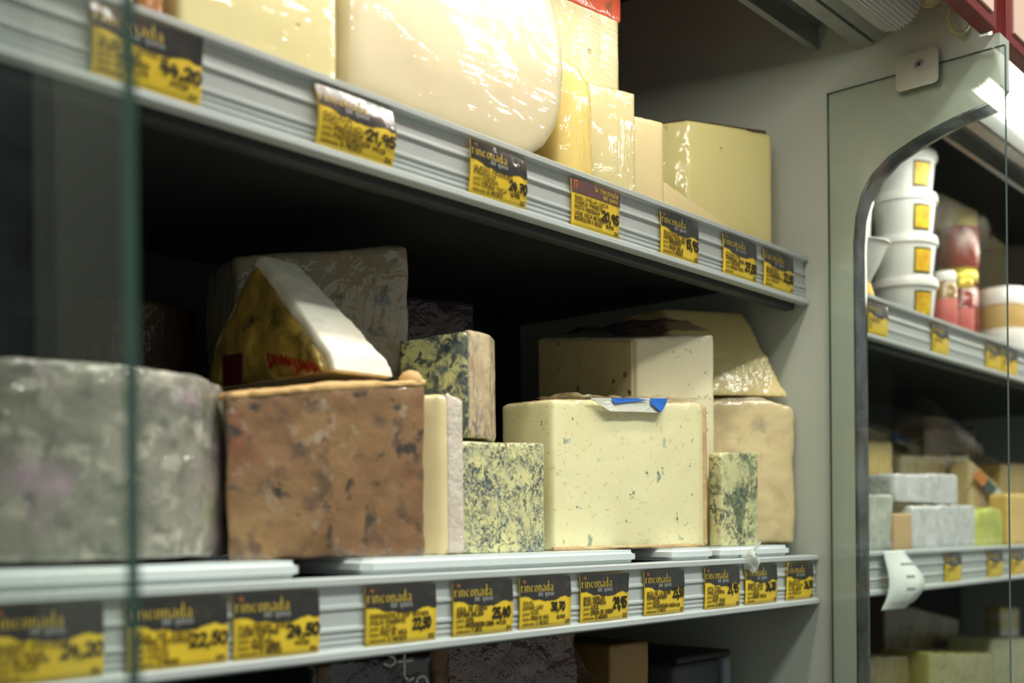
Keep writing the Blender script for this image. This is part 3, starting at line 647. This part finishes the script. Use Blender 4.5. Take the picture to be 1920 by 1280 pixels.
cheese('cheese_slice', 'narrow cream slice with whitish crinkled rind between brown block and marbled blue', [(.7175, .752), (.735, .728), (.757, .7275), (.757, .80), (.7185, .83)], TOPL, [zz(.122), zz(.126), zz(.120), zz(.120), zz(.122)], pmat('cream_cut', S(232, 214, 162), S(224, 202, 148), 12, .5, spots=(('v', S(60, 60, 60), 40, .04, .09, .8),), film=.5),
       it=2, disp=.002, rinds=(('rind', [(.738, .7265), (.758, .7255), (.7585, .74), (.748, .744)], TOPL + .001, [zz(.127), zz(.122), zz(.122), zz(.126)], pmat('whitish_crinkled_rind', S(222, 208, 192), S(206, 190, 172), 40, .6, bump=.8, bscale=110, film=.7, fscale=(60, 60, 20), fstr=.8)),))

# wedge standing on its cut side on the brown block: gold label face towards -X, bloomy rind slope
wx0, wx1 = .620, .690
def yz_prism(pts, x0, x1):
    bm = extrude_x([(y, zz(z)) for y, z in pts], x0, x1)
    for v in bm.verts:                      # the wedge narrows towards its raised tip
        k = (v.co.z - zz(.136)) / .112
        if x1 - x0 > .03 and v.co.x > (x0 + x1) / 2: v.co.x -= .030 * k
    return bm
wr = empty('cheese_wedge', (.655, .83, zz(.134)), 'leaning cheese wedge with white rind slope and gold foil face on the brown block', 'cheese')
prof = [(.747, .136), (.752, .150), (.846, .246), (.860, .243), (.918, .180), (.936, .136)]
o = put('paste', yz_prism(prof, wx0 + .002, wx1), M_wedge, wr, None, (.655, .83, zz(.134))); lumps(o, .0035, 3, .002)
o = put('rind', yz_prism([(.7425, .136), (.7475, .152), (.843, .2505), (.853, .251), (.858, .242), (.852, .240), (.757, .148), (.753, .136)], wx0 + .001, wx1 + .001), M_bloom, wr, None, (.655, .83, zz(.134))); lumps(o, .003, 3, .0035, .03, .0012)
o = put('foil_label', yz_prism([(.758, .137), (.764, .152), (.849, .241), (.856, .238), (.914, .178), (.933, .137)], wx0 - .0005, wx0 + .006), M_gfoil, wr, None, (.655, .83, zz(.134))); lumps(o, .003, 2, .005, .02, .002)
bm = bmesh.new()
def foilv(u, v): return (wx0 - .0042 - .0005 * math.sin(u * 300), .862 - u, zz(.138) + v)
rq = random.Random(5)
for k in range(11):                                     # smudged remains of red print
    u0, v0 = .034 + .0062 * k, .020 - .0013 * k
    ribbon(bm, [(u0, v0), (u0 + rq.uniform(.001, .005), v0 - rq.uniform(.006, .014)), (u0 + rq.uniform(.003, .008), v0 - rq.uniform(.002, .008))], rq.uniform(.002, .0045), foilv)
put('red_print', bm, M_redp, wr)
o = put('label_patch', boxm((wx0 - .003, .868, zz(.137)), (wx0 + .003, .900, zz(.165)), .002), M_redpatch, wr)

# tall grey block in the shade behind
gb = [(.668, .952), (.802, .842), (.865, .93), (.80, 1.05), (.70, 1.05)]
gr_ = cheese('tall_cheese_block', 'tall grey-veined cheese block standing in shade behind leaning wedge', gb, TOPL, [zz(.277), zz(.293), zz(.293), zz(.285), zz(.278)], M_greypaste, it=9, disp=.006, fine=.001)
# dark wheel at the back
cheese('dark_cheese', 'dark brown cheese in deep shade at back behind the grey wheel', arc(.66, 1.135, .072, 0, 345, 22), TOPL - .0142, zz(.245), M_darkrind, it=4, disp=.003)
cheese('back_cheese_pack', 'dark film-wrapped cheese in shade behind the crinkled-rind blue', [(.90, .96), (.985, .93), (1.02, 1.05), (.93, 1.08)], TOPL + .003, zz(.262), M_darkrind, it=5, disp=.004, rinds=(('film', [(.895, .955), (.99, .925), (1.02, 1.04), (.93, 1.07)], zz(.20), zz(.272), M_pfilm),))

# marbled blue pair
b6 = [(.760, .737), (.889, .7345), (.893, .80), (.87, .826), (.765, .826)]
cheese('blue_cheese_block', 'heavily marbled blue cheese block at the base of the stack, on white tray', b6, TOPL, [zz(.0835), zz(.0885), zz(.086), zz(.085), zz(.084)], M_blue, it=4, disp=.0025, voxel=.0032)
b5 = [(.762, .815), (.788, .748), (.822, .752), (.848, .768), (.851, .824), (.80, .826)]
cheese('blue_cheese_wedge', 'dark marbled blue cheese with crinkled tan rind, topmost of its stack', b5, zz(.0895), [zz(.186), zz(.192), zz(.192), zz(.188), zz(.186), zz(.186)], M_blue2, it=2, disp=.002, voxel=.0032,
       rinds=(('rind', [(.7895, .7465), (.823, .7500), (.849, .766), (.853, .822), (.847, .822), (.842, .772), (.820, .758), (.790, .754)], zz(.0895), zz(.1935), M_bluerind),))
cheese('cheese_slab', 'thin greenish slab with wavy film edge behind the crinkled rind', arc(.872, .842, .022, -200, 20, 10) + [(.892, .875), (.852, .875)], zz(.090), zz(.180), pmat('green_grey_paste', S(186, 182, 140), S(166, 162, 124), 20, .5, film=.9, fscale=(30, 30, 30), fstr=.8), it=3, disp=.003, fine=.001)

# big pale blue half wheel slice
b7 = [(.915, .7465), (1.165, .724), (1.186, .730), (1.190, .755), (1.182, .778), (.935, .832), (.924, .825)]
zb7 = [zz(.136), zz(.150), zz(.145), zz(.148), zz(.150), zz(.138), zz(.137)]
big = cheese('big_blue_cheese', 'big pale yellow blue cheese with thin ochre rind and torn blue label', b7, TOPL, zb7, M_bigblue, it=6, disp=.0015, voxel=.0034,
     rinds=(('top_rind', [(.918, .7485), (1.160, .7265), (1.183, .734), (1.186, .756), (1.178, .775), (.937, .828), (.927, .822)], [z - .004 for z in zb7], [z + .001 for z in zb7], M_bigrind),
            ('end_rind', [(1.174, .7225), (1.1885, .7290), (1.1915, .755), (1.184, .776), (1.180, .75)], TOPL + .001, [zz(.149), zz(.146), zz(.148), zz(.150), zz(.150)], M_bigrind),
            ('bottom_rind', [(.914, .7452), (1.166, .7225), (1.188, .729), (1.186, .76), (.93, .80)], TOPL, TOPL + .0045, M_bigrind)))
# torn label folded over the top edge
def lab(pts, off, nm, col):
    bm = bmesh.new()
    front = [at(px, py, .7265 - off) for px, py in pts]
    for p_ in front:
        t_ = (p_.x - .915) / .27; p_.y = .7465 - .0225 * t_ - .0042 - off - .004 * max(0, (zz(.137) + .014 * t_ - p_.z) / .02)
    top = [Vector((p_.x, p_.y + .02, zz(.138) + .014 * (p_.x - .915) / .27 + .003 + off)) for p_ in front if p_.z > zz(.128) + .014 * (p_.x - .915) / .27]
    v = [bm.verts.new(p_) for p_ in front]; f = bm.faces.new(v)
    bmesh.ops.triangulate(bm, faces=[f]); bmesh.ops.subdivide_edges(bm, edges=bm.edges[:], cuts=2)
    for q in bm.verts: q.co.y -= .0012 * (1 + noise.noise(q.co * 70))
    o = put(nm, bm, col, big); s = o.modifiers.new('t', 'SOLIDIFY'); s.thickness = .0005
lab([(1120, 744), (1180, 746), (1246, 746), (1250, 752), (1238, 774), (1200, 772), (1150, 770), (1135, 757)], 0, 'label_scrap', pmat('white_label_paper', S(214, 212, 196), S(196, 196, 186), 60, .35, film=.6))
lab([(1222, 746), (1250, 747), (1246, 760), (1236, 773), (1222, 757)], .0022, 'label_print', pmat('bright_blue_print', S(30, 110, 200), S(24, 96, 190), 40, .35, film=.5))
lab([(1156, 745), (1200, 746), (1218, 750), (1196, 752), (1176, 754), (1162, 756)], .0022, 'label_print', MATS['bright_blue_print'])
crumple('film', lambda u, v: (.93 + .25 * u, .735 + .06 * v - .02 * u, zz(.1405) + .0125 * u), M_film, big, 30, 10, .005, 60, 2)

# holey pale cheese behind
b8 = [(1.139, .797), (1.247, .752), (1.275, .83), (1.255, .92), (1.142, .955)]
hol = cheese('holey_cheese', 'pale cheese with small holes and two cut faces behind the big blue cheese', b8, TOPL, [zz(.233), zz(.245), zz(.247), zz(.25), zz(.252)], M_holey, it=4, disp=.002, voxel=.0034,
       rinds=(('shaded_cut_side', [(1.1365, .801), (1.141, .800), (1.1445, .952), (1.1395, .953)], TOPL + .001, [zz(.2315), zz(.2315), zz(.25), zz(.25)], M_holeyshade),))
crumple('film', lambda u, v: (1.145 + .10 * u, .80 + .13 * v - .04 * u, zz(.238) + .012 * v + .012 * u * (1 - v) + .012 * math.sin(3.1 * u)), M_pfilm, hol, 26, 14, .010, 40, 7)

# right-hand stack
b10 = [(1.300, .815), (1.36, .742), (1.390, .720), (1.406, .726), (1.408, .80), (1.408, .95), (1.305, .95)]
cheese('tan_cheese', 'tan cheese with greyish rind against the side panel, under the yellow wedge', b10, TOPL, [zz(.174), zz(.174), zz(.162), zz(.158), zz(.168), zz(.172), zz(.174)], M_tan, it=14, disp=.005, rinds=(
    ('top_rind', [(1.304, .815), (1.358, .748), (1.382, .729), (1.394, .738), (1.398, .80), (1.398, .945), (1.308, .945)], zz(.158), [zz(.1755), zz(.1755), zz(.164), zz(.160), zz(.169), zz(.1735), zz(.1755)], M_tanrind),))
b9 = [(1.268, .820), (1.404, .732), (1.406, .88), (1.295, .93)]
t9 = [(1.290, .858), (1.394, .793), (1.404, .88), (1.297, .93)]
cheese('yellow_cheese_wedge', 'pale yellow wedge with sloping face on top of the tan cheese', b9, zz(.1775), zz(.298), M_wedge, top=t9, it=2, disp=.002)
b11 = [(1.2005, .7165), (1.288, .7155), (1.290, .734), (1.2025, .7365)]
gs = cheese('green_blue_slice', 'small upright slice with green veins between big blue and tan cheese', b11, TOPL, [zz(.092), zz(.096), zz(.096), zz(.092)], M_greenblue, it=2, disp=.002, voxel=.003)
kp = at(1407, 1050, .694)
crm = bmesh.new(); bmesh.ops.create_icosphere(crm, subdivisions=3, radius=.010)
for v in crm.verts:
    v.co *= 1 + .55 * noise.noise(v.co * 160); v.co.z *= 1.25; v.co += Vector((kp.x, kp.y, kp.z))
kn = put('film_knot', crm, clear_mat('milky_film', (.95, .95, .93, 1), .05, 1.5, .45, S(226, 230, 220), .6), gs, 30)
put('film_tail', tube([Vector((1.27, .716, zz(-.012))), Vector((1.275, .706, zz(-.018))), kp + Vector((0, .002, .008))], .0014, 6), MATS['milky_film'], gs)

# ------------------------------------------------------------------ upper shelf
cheese('orange_rind_cheese', 'pale cheese with orange-brown rind beside the pale yellow block', [(.335, .735), (.432, .728), (.434, .86), (.335, .86)], TOPU, zz(.50), M_pale, it=2, disp=.001,
       rinds=(('rind', [(.4335, .727), (.4525, .7265), (.4535, .85), (.4345, .86)], TOPU, zz(.495), M_orind),))
cheese('pale_cheese_block', 'large pale yellow film-wrapped block between orange rind and cream cheese', [(.464, .727), (.612, .7255), (.614, .88), (.466, .88)], TOPU + .006, zz(.545), M_pale, it=3, disp=.002, size=.08)
outl = [(.626, .364), (.832, .362), (.862, .369), (.886, .384), (.905, .407), (.915, .435), (.918, .475), (.910, .52), (.892, .555), (.86, .575), (.640, .578), (.626, .565)]
bm = bmesh.new()                                         # outline in X-Z, bulging towards the shopper
rings = [[bm.verts.new((x + (.77 - x) * k, y, zz(z) + (zz(.46) - zz(z)) * k)) for x, z in outl] for y, k in ((.7235, .06), (.7275, .02), (.745, 0), (.835, 0), (.858, .05))]
for a, b in zip(rings, rings[1:]):
    for q in range(len(outl)): bm.faces.new((a[q], a[(q + 1) % len(outl)], b[(q + 1) % len(outl)], b[q]))
bm.faces.new(rings[0]); bm.faces.new(rings[-1]); bmesh.ops.recalc_face_normals(bm, faces=bm.faces[:])
o = put('cream_cheese', bm, M_cream, None, None, (.75, .79, zz(.364))); lumps(o, .0045, 12, .004, .09)
tag(o, 'huge rounded cream cheese tightly wrapped in shiny film', 'cheese')
M_butter_b = [(.931, .752), (.945, .740), (.972, .737), (.991, .748), (.991, .86), (.931, .86)]
bm = prism(M_butter_b, TOPU, [zz(.505), zz(.50), zz(.485), zz(.455), zz(.455), zz(.505)])
o = put('butter_yellow_cheese', bm, M_butter, None, None, (.94, .80, TOPU)); lumps(o, .004, 16, .002); tag(o, 'butter yellow rounded cheese in film beside the cream cheese', 'cheese')
cheese('ivory_cheese_block', 'ivory block with diagonal film streaks, under the red-labelled block', [(.998, .760), (1.063, .742), (1.068, .86), (1.000, .87)], TOPU, zz(.4945), M_ivory, it=2, disp=.001, voxel=.0034)
cheese('red_label_cheese', 'film-wrapped block with red label, stacked on the ivory block', [(.953, .785), (1.074, .770), (1.079, .87), (.96, .885)], zz(.4965), zz(.66), M_ivory2, it=2, disp=.001, voxel=.0034,
       rinds=(('label', [(.951, .783), (1.0755, .768), (1.0805, .87), (.958, .887)], zz(.586), zz(.662), M_orlab),))
cheese('small_peach_block', 'small peach-coloured block between ivory block and big aged block', [(1.088, .765), (1.136, .751), (1.142, .84), (1.094, .85)], TOPU, zz(.484), M_peach, it=3, disp=.0015)
cheese('aged_cheese_block', 'big aged yellow block with dark top rind near the side panel', [(1.228, .850), (1.252, .792), (1.366, .732), (1.395, .84), (1.30, .93)], TOPU, [zz(.527), zz(.528), zz(.524), zz(.526), zz(.527)], M_aged, it=3, disp=.0015,
       rinds=(('top_rind', [(1.232, .850), (1.254, .797), (1.364, .7385), (1.390, .838), (1.30, .924)], zz(.519), zz(.5305), M_darkrind),))
wz = [(1.140, .757), (1.278, .7275), (1.285, .738), (1.20, .80), (1.15, .815)]
cheese('low_cheese_wedge', 'low tapering wedge lying in front of the big aged block', wz, TOPU, [zz(.417), zz(.372), zz(.372), zz(.40), zz(.417)], M_peach, it=2, disp=.001, voxel=.003)

# ------------------------------------------------------------------ under the lower shelf
DECK = zz(-.44)
M_bag = pmat('black_packaging', S(34, 34, 36), S(26, 26, 28), 20, .35, film=.6, fscale=(20, 20, 20), fstr=.6)
bagb = [(.640, .80), (.770, .775), (.782, .86), (.655, .88)]
bg = cheese('ham_packet', 'dark packet with looping white lettering and rope edge under the shelf', bagb, DECK, zz(-.115), M_bag, it=5, disp=.008,
     rinds=(('rope_edge', [(.764, .770), (.780, .768), (.786, .80), (.770, .80)], DECK + .02, zz(-.112), pmat('twisted_rope', S(132, 104, 80), S(90, 66, 50), 60, .8, bump=.8)), ('rope_edge', [(.643, .795), (.655, .791), (.659, .805), (.647, .81)], DECK + .02, zz(-.118), MATS['twisted_rope'])))
bm = bmesh.new()
def bagv(u, v): return (.690 + u, .7860 - .19 * u - .008, zz(-.118) + v)
yy = 0
for k, ch in enumerate('ston'):
    for s_ in strokes(ch, .012 + .017 * k, -.006 - .015 * k, .030, .016, 1)[0]: ribbon(bm, s_, .0022, bagv)
put('lettering', bm, pmat('white_print', S(190, 190, 186), None, rough=.4), bg)
M_meat = pmat('dark_cured_meat', S(92, 50, 40), S(60, 36, 32), 24, .45, spots=(('n', S(136, 96, 84), 40, .58, .68, .5),), bump=.4, film=.9, fscale=(20, 20, 20), fstr=.9)
mt = cheese('cured_meat_pack', 'dark cured meat in crumpled film under the shelf beside brown cheese', [(.84, .83), (1.02, .80), (1.03, .93), (.87, .96)], DECK + .008, zz(-.105), M_meat, it=8, disp=.014)
crumple('film', lambda u, v: (.90 + .14 * u, .785 + .06 * v, zz(-.175) + .085 * v - .02 * u * u + .02 * (1 - v) * u), M_film, mt, 24, 16, .012, 30, 3)
cheese('brown_cheese_block', 'plain brown cheese block on bottom deck beside cured meat', [(1.072, .79), (1.145, .785), (1.15, .90), (1.10, .92)], DECK, zz(-.135), pmat('brown_wax', S(150, 118, 66), S(136, 104, 56), 10, .5), it=3, disp=.002)
bn = empty('plastic_bin', (1.29, .84, DECK), 'dark grey plastic bin on bottom deck by the side panel', 'bin')
put('bin_body', boxm((1.225, .80, DECK), (1.345, .92, zz(-.172)), .012, 3), pmat('dark_bin_plastic', S(64, 68, 68), None, rough=.5), bn, 40)
put('bin_lid', boxm((1.218, .793, zz(-.172)), (1.352, .927, zz(-.163)), .004), M_dark, bn)
put('lit_edge', boxm((1.333, .792, DECK), (1.350, .81, zz(-.1725)), .005, 3), pmat('lit_edge_grey', S(120, 130, 134), None, rough=.4), bn, 40)  # paler strip paints the bin's lit right edge; no separate post

# ------------------------------------------------------------------ neighbouring case, seen through the glass
SU = zz(ZNU) + .0012; SL = zz(ZNL) - .0098
def ntag(pl, pr, up, label, seed):
    z = ZNU if up else ZNL; Y = YN - .0028
    zz_ = z - .03
    return price_tag(at(pl, 994 - zz_ * 1240, Y).x, at(pr, 994 - zz_ * 1240, Y).x, Y, zz(z) - .0092, zz(z) - .0574, label, [('', 'QUESO', .5), ('', 'ESPANA', .5), ('pasta', '', .3), ('leche', '', .3)], '', seed=seed, group='price tags in the neighbouring case')
ntag(1627, 1664, 1, 'small yellow tag below the white dish behind the glass', 31)
ntag(1747, 1778, 1, 'small yellow tag below the red-lidded jars behind the glass', 32)
ntag(1848, 1876, 1, 'small yellow tag below the big beige jar behind the glass', 33)
ntag(1877, 1906, 1, 'small yellow tag beside the one below the big beige jar', 34)
ntag(1772, 1802, 0, 'small yellow tag under the lower foil pack behind the glass', 35)
ntag(1853, 1880, 0, 'small yellow tag under the green bag behind the glass', 36)
ntag(1897, 1920, 0, 'small yellow tag under the yellow blocks behind the glass', 37)

M_tub = pmat('white_tub_plastic', S(236, 240, 238), None, rough=.3)
M_tubl = pmat('white_lid_plastic', S(244, 246, 244), None, rough=.25)
M_lab = pmat('yellow_tub_label', S(244, 216, 30), S(222, 160, 40), 60, .4)
M_labf = pmat('dark_label_frame', S(60, 56, 40), None, rough=.4)
def tub(c, r, h, label, lab_a=None, group=None, lid=True):
    t = empty('tub', c, label, 'tub', group)
    put('tub_body', lathe([(r * .80, 0), (r * .84, .002), (r * .95, h * .80), (r * .95, h * .82), (r * .95, h * .86)], c, 32), M_tub, t, 40)
    if lid: put('lid', lathe([(r * .96, h * .79), (r * 1.02, h * .80), (r * 1.02, h * .93), (r * .98, h), (r * .5, h * .985)], c, 32), M_tubl, t, 40)
    if lab_a is not None:
        for nm, m, ro, hw, z0, z1 in (('label_frame', M_labf, .0010, .26, .08, .68), ('label', M_lab, .0018, .225, .13, .63)):
            bm = bmesh.new(); rows = []
            for k in range(9):
                a = lab_a + (k / 8 - .5) * 2 * hw * 1.35
                rows.append([bm.verts.new((c[0] + (r * (.84 + .11 * f) + ro) * math.cos(a), c[1] + (r * (.84 + .11 * f) + ro) * math.sin(a), c[2] + h * f)) for f in (z0, z1)])
            for a, b in zip(rows, rows[1:]): bm.faces.new((a[0], b[0], b[1], a[1]))
            put(nm, bm, m, t, 40)
    return t
tc = at(1694, 560, .78)
names = ['lowest', 'second', 'third', 'topmost']
for k in range(4):
    tub((tc.x, tc.y, SU + .002 + .0725 * k), .056, .072, 'white plastic tub with yellow label, %s of its stack of four' % names[k], math.radians(-118), 'stacked white tubs')
# jars
def jar(c, r, h, label, glass, lidm, labm=None, lab_z=(.15, .6), name='jar', lid_h=.16):
    j = empty(name, c, label, 'jar', 'jars in the neighbouring case')
    put('jar_body', lathe([(r * .92, 0), (r, .006), (r, h * (.80 - lid_h * .3)), (r * .86, h * (1 - lid_h) - .002), (r * .84, h * (1 - lid_h))], c, 28), glass, j, 40)
    put('lid', lathe([(r * .90, h * (1 - lid_h)), (r * .93, h * (1 - lid_h) + .002), (r * .93, h - .003), (r * .88, h), (r * .4, h)], c, 28), lidm, j, 40)
    if labm:
        put('label', lathe([(r * 1.004, h * lab_z[0]), (r * 1.012, h * lab_z[0] + .001), (r * 1.012, h * lab_z[1] - .001), (r * 1.004, h * lab_z[1])], c, 28), labm, j, 40)
    return j
M_jred = pmat('red_jar_content', S(150, 40, 34), S(120, 30, 26), 30, .25, film=.6); M_jolive = pmat('olive_lid', S(150, 140, 48), None, rough=.4, metal=.3)
M_jpink = pmat('pink_jar_label', S(214, 120, 112), S(200, 96, 90), 20, .5); M_jgold = pmat('gold_lid', S(214, 190, 70), None, rough=.3, metal=.5)
M_jbeige = pmat('beige_jar_content', S(206, 176, 110), S(190, 156, 90), 12, .3, film=.5); M_jwhite = pmat('white_jar_label', S(232, 234, 226), S(216, 220, 210), 40, .5)
M_joil = pmat('amber_jar', S(150, 120, 60), S(120, 96, 50), 14, .2, film=.6)
def jz(px, Y): p = at(px, 600, Y); return (p.x, p.y, SU + .001)
c = jz(1771, .765); jar(c, .022, .112, 'small jar with white lid and pink label beside the tub stack', M_joil, M_tubl, M_jpink, (.05, .55))
c = jz(1803, .765); jar(c, .022, .112, 'small jar with gold lid and red label next to the big beige jar', M_jred, M_jgold, M_jpink, (.05, .5))
c = jz(1797, .86); q = jar(c, .042, .185, 'wide red jar with gold band at the bottom of a stack, behind small jars', M_jred, M_jgold, None); c = (c[0], c[1], c[2] + .186)
jar(c, .042, .120, 'wide dark red jar with olive lid stacked above another jar', M_jred, M_jolive, None, lid_h=.3)
c = jz(1879, .80); jar(c, .050, .150, 'big squat jar with white lid, beige filling and white label', M_jbeige, M_tubl, M_jwhite, (.06, .42), lid_h=.24)
c = jz(1850, 1.02); jar(c, .05, .18, 'dark amber jar in shade behind the big beige jar', M_joil, M_darkrind, None)
c = jz(1905, .90); o = put('box', boxm((c[0] - .04, c[1], c[2]), (c[0] + .06, c[1] + .06, c[2] + .235), .003), M_jwhite, None, None, c); tag(o, 'white carton standing behind the big beige jar', 'carton')
c = jz(1648, .745)
d_ = empty('dish', c, 'white tapered dish on the glassed-off shelf beside the tub stack', 'dish')
put('bowl', lathe([(.018, 0), (.020, .003), (.034, .030), (.046, .058), (.050, .060), (.050, .062), (.020, .050)], (c[0] - .01, c[1] + .03, c[2] + .040), 30), M_tub, d_, 40)
put('stand', lathe([(.030, 0), (.028, .01), (.020, .039)], (c[0] - .01, c[1] + .03, c[2]), 24), M_lab, d_, 40)
tub((c[0] - .012, c[1] + .032, SU + .1035), .026, .085, 'small white-lidded pot with yellow label standing in the white dish', math.radians(-120))

# lower shelf behind the glass
M_foil = pmat('crinkled_silver_foil', S(232, 234, 232), S(206, 208, 208), 40, .3, metal=.2, bump=.9, bscale=60)
M_btan = pmat('tan_carton', S(196, 164, 116), None, rough=.6)
M_gbag = pmat('yellow_green_bag', S(206, 212, 96), S(186, 196, 80), 20, .4, film=.5)
M_wbag = pmat('white_crumpled_bag', S(196, 200, 186), S(140, 146, 134), 20, .35, bump=.9, bscale=40, film=.7)
M_ycut = pmat('deep_yellow_cheese', S(226, 196, 110), S(214, 180, 96), 10, .5, film=.6)
def pbox(name, label, pl, pr, pt, pb, Y, depth, mat, cat, it=3, disp=.004, z0=None, slope=0, rinds=()):
    a, b = at(pl, pb, Y), at(pr, pb, Y); zb = z0 if z0 is not None else SL + .001 + disp * .4
    za, zc = at(pl, pt, Y).z, at(pr, pt + slope, Y).z
    base = [(a.x, Y), (b.x, Y), (b.x + .01, Y + depth), (a.x + .01, Y + depth)]
    return cheese(name, label, base, zb, [za, zc, zc, za], mat, it=it, disp=disp, voxel=.005, cat=cat)
f1 = pbox('foil_pack', 'silver foil pack, the lower of two stacked behind the glass', 1712, 1830, 947, 1005, .745, .07, M_foil, 'foil pack', 2, .005)
zf = at(1770, 946, .745).z + .003
f2 = pbox('foil_pack', 'silver foil pack, the upper of two stacked behind the glass', 1680, 1797, 888, 946, .752, .07, M_foil, 'foil pack', 2, .005, z0=zf)
pbox('tan_carton', 'tan carton end beside the lower foil pack behind the glass', 1676, 1710, 962, 1005, .748, .06, M_btan, 'carton', 1, .001)
pbox('green_bag', 'yellow-green bag beside the lower foil pack behind the glass', 1833, 1880, 953, 1003, .74, .05, M_gbag, 'bag', 8, .008)
pbox('white_bag', 'crumpled whitish bag next to the tan carton behind the glass', 1622, 1674, 925, 1003, .735, .06, M_wbag, 'bag', 8, .012)
pbox('wrapped_orange_cheese', 'orange-yellow cheese in pinkish film above the crumpled whitish bag', 1622, 1676, 826, 920, .835, .05, M_ycut, 'cheese', 16, .010)
pbox('tan_cheese_block', 'tan cheese block behind the upper foil pack', 1690, 1818, 852, 960, .86, .08, M_tan, 'cheese', 3, .003)
pbox('leaning_cheese_pack', 'tan cheese pack with slanting colourful label behind the green bag', 1822, 1890, 862, 960, .805, .05, M_tan, 'cheese', 3, .003, slope=62)
pbox('yellow_cheese_block', 'deep yellow cheese block at right behind the slanting label pack', 1878, 1940, 868, 1000, .84, .08, M_ycut, 'cheese', 3, .002)
pbox('cheese_half', 'yellow cheese piece in front of the deep yellow block', 1894, 1956, 925, 1005, .735, .045, M_ycut, 'cheese', 4, .003)
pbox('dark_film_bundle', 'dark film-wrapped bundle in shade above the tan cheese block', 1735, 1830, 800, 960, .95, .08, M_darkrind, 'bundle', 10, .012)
lp = bpy.data.objects['leaning_cheese_pack']
for (k0, k1, m_) in ((0, .34, pmat('orange_pack_print', S(224, 140, 60), None, rough=.4)), (.34, .68, pmat('dark_green_print', S(52, 84, 76), None, rough=.4)), (.68, 1, M_jwhite)):
    q = [at(1836 + 50 * k + dx, 880 + 52 * k + dy, .794) for k, dx, dy in ((k0, 0, 0), (k0, -10, 14), (k1, -10, 14), (k1, 0, 0))]
    bm = bmesh.new(); bm.faces.new([bm.verts.new(p_) for p_ in q]); o = put('label_stripe', bm, m_, lp); o.modifiers.new('t', 'SOLIDIFY').thickness = .0008
# curling receipt over the strip
rc = bmesh.new(); rows = []
p0 = at(1676, 1036, YN - .012)
for i in range(25):
    t_ = i / 24; zc_ = p0.z + .003 - .088 * t_; yo = .035 * math.sin(t_ * 2.6) ** 1.5 * (1 if t_ < .9 else .9)
    wv = .040 * (1 - .15 * t_)
    rows.append([rc.verts.new((p0.x - .030 + s_ * wv * 2 + .006 * math.sin(3 * t_) - .02 * t_, YN - .009 - yo * (.3 + .7 * s_), zc_)) for s_ in (0, .25, .5, .75, 1)])
for a, b in zip(rows, rows[1:]):
    for k in range(4): rc.faces.new((a[k], b[k], b[k + 1], a[k + 1]))
rows_co = [[v.co.copy() for v in r_] for r_ in rows]
rp = put('receipt', rc, pmat('thermal_paper', S(226, 232, 226), None, rough=.6), None, 60); tag(rp, 'white paper receipt strip curling off the shelf edge behind the glass', 'receipt')
sm = rp.modifiers.new('t', 'SOLIDIFY'); sm.thickness = .0003
bm = bmesh.new()
for i, (k0, k1) in ((5, (2, 4)), (10, (2, 3)), (15, (2, 3))):      # faded print on the paper
    q = [rows_co[i][k0], rows_co[i + 1][k0], rows_co[i + 1][k1], rows_co[i][k1]]
    bm.faces.new([bm.verts.new(p_ + Vector((0, -.0009, 0))) for p_ in q])
put('faded_print', bm, M_grey, rp)
# bottom deck of the neighbouring case
D2 = zz(-.40)
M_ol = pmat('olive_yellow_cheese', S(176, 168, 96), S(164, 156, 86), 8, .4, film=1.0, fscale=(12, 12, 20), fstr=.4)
def deckbox(name, label, pl, pr, pt, Y, depth, mat, it=5, disp=.004, slope=0, cat='cheese'):
    return pbox(name, label, pl, pr, pt, 1270, Y, depth, mat, cat, it, disp, z0=D2 + .001, slope=slope)
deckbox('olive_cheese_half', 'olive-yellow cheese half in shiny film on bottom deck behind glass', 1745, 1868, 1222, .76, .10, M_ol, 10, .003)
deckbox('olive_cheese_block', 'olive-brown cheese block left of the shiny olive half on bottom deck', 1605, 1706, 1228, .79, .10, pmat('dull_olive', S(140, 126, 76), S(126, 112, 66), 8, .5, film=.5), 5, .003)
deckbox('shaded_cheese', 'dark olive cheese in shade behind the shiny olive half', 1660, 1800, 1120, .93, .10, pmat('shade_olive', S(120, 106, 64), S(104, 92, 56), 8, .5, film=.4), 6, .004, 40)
deckbox('pale_green_cheese', 'pale green cheese under the yellow striped pack on bottom deck', 1862, 1950, 1195, .80, .10, pmat('pale_green', S(190, 186, 140), None, rough=.5, film=.6), 5, .003)
deckbox('striped_pack', 'yellow and white striped pack on bottom deck behind glass', 1878, 1912, 1138, .93, .04, pmat('striped_wrap', S(222, 190, 40), S(226, 216, 170), 14, .35, spots=(('n', S(232, 230, 214), 5, .50, .52, .9, (0, 0, 9)),), film=.6), 2, .001, cat='pack')
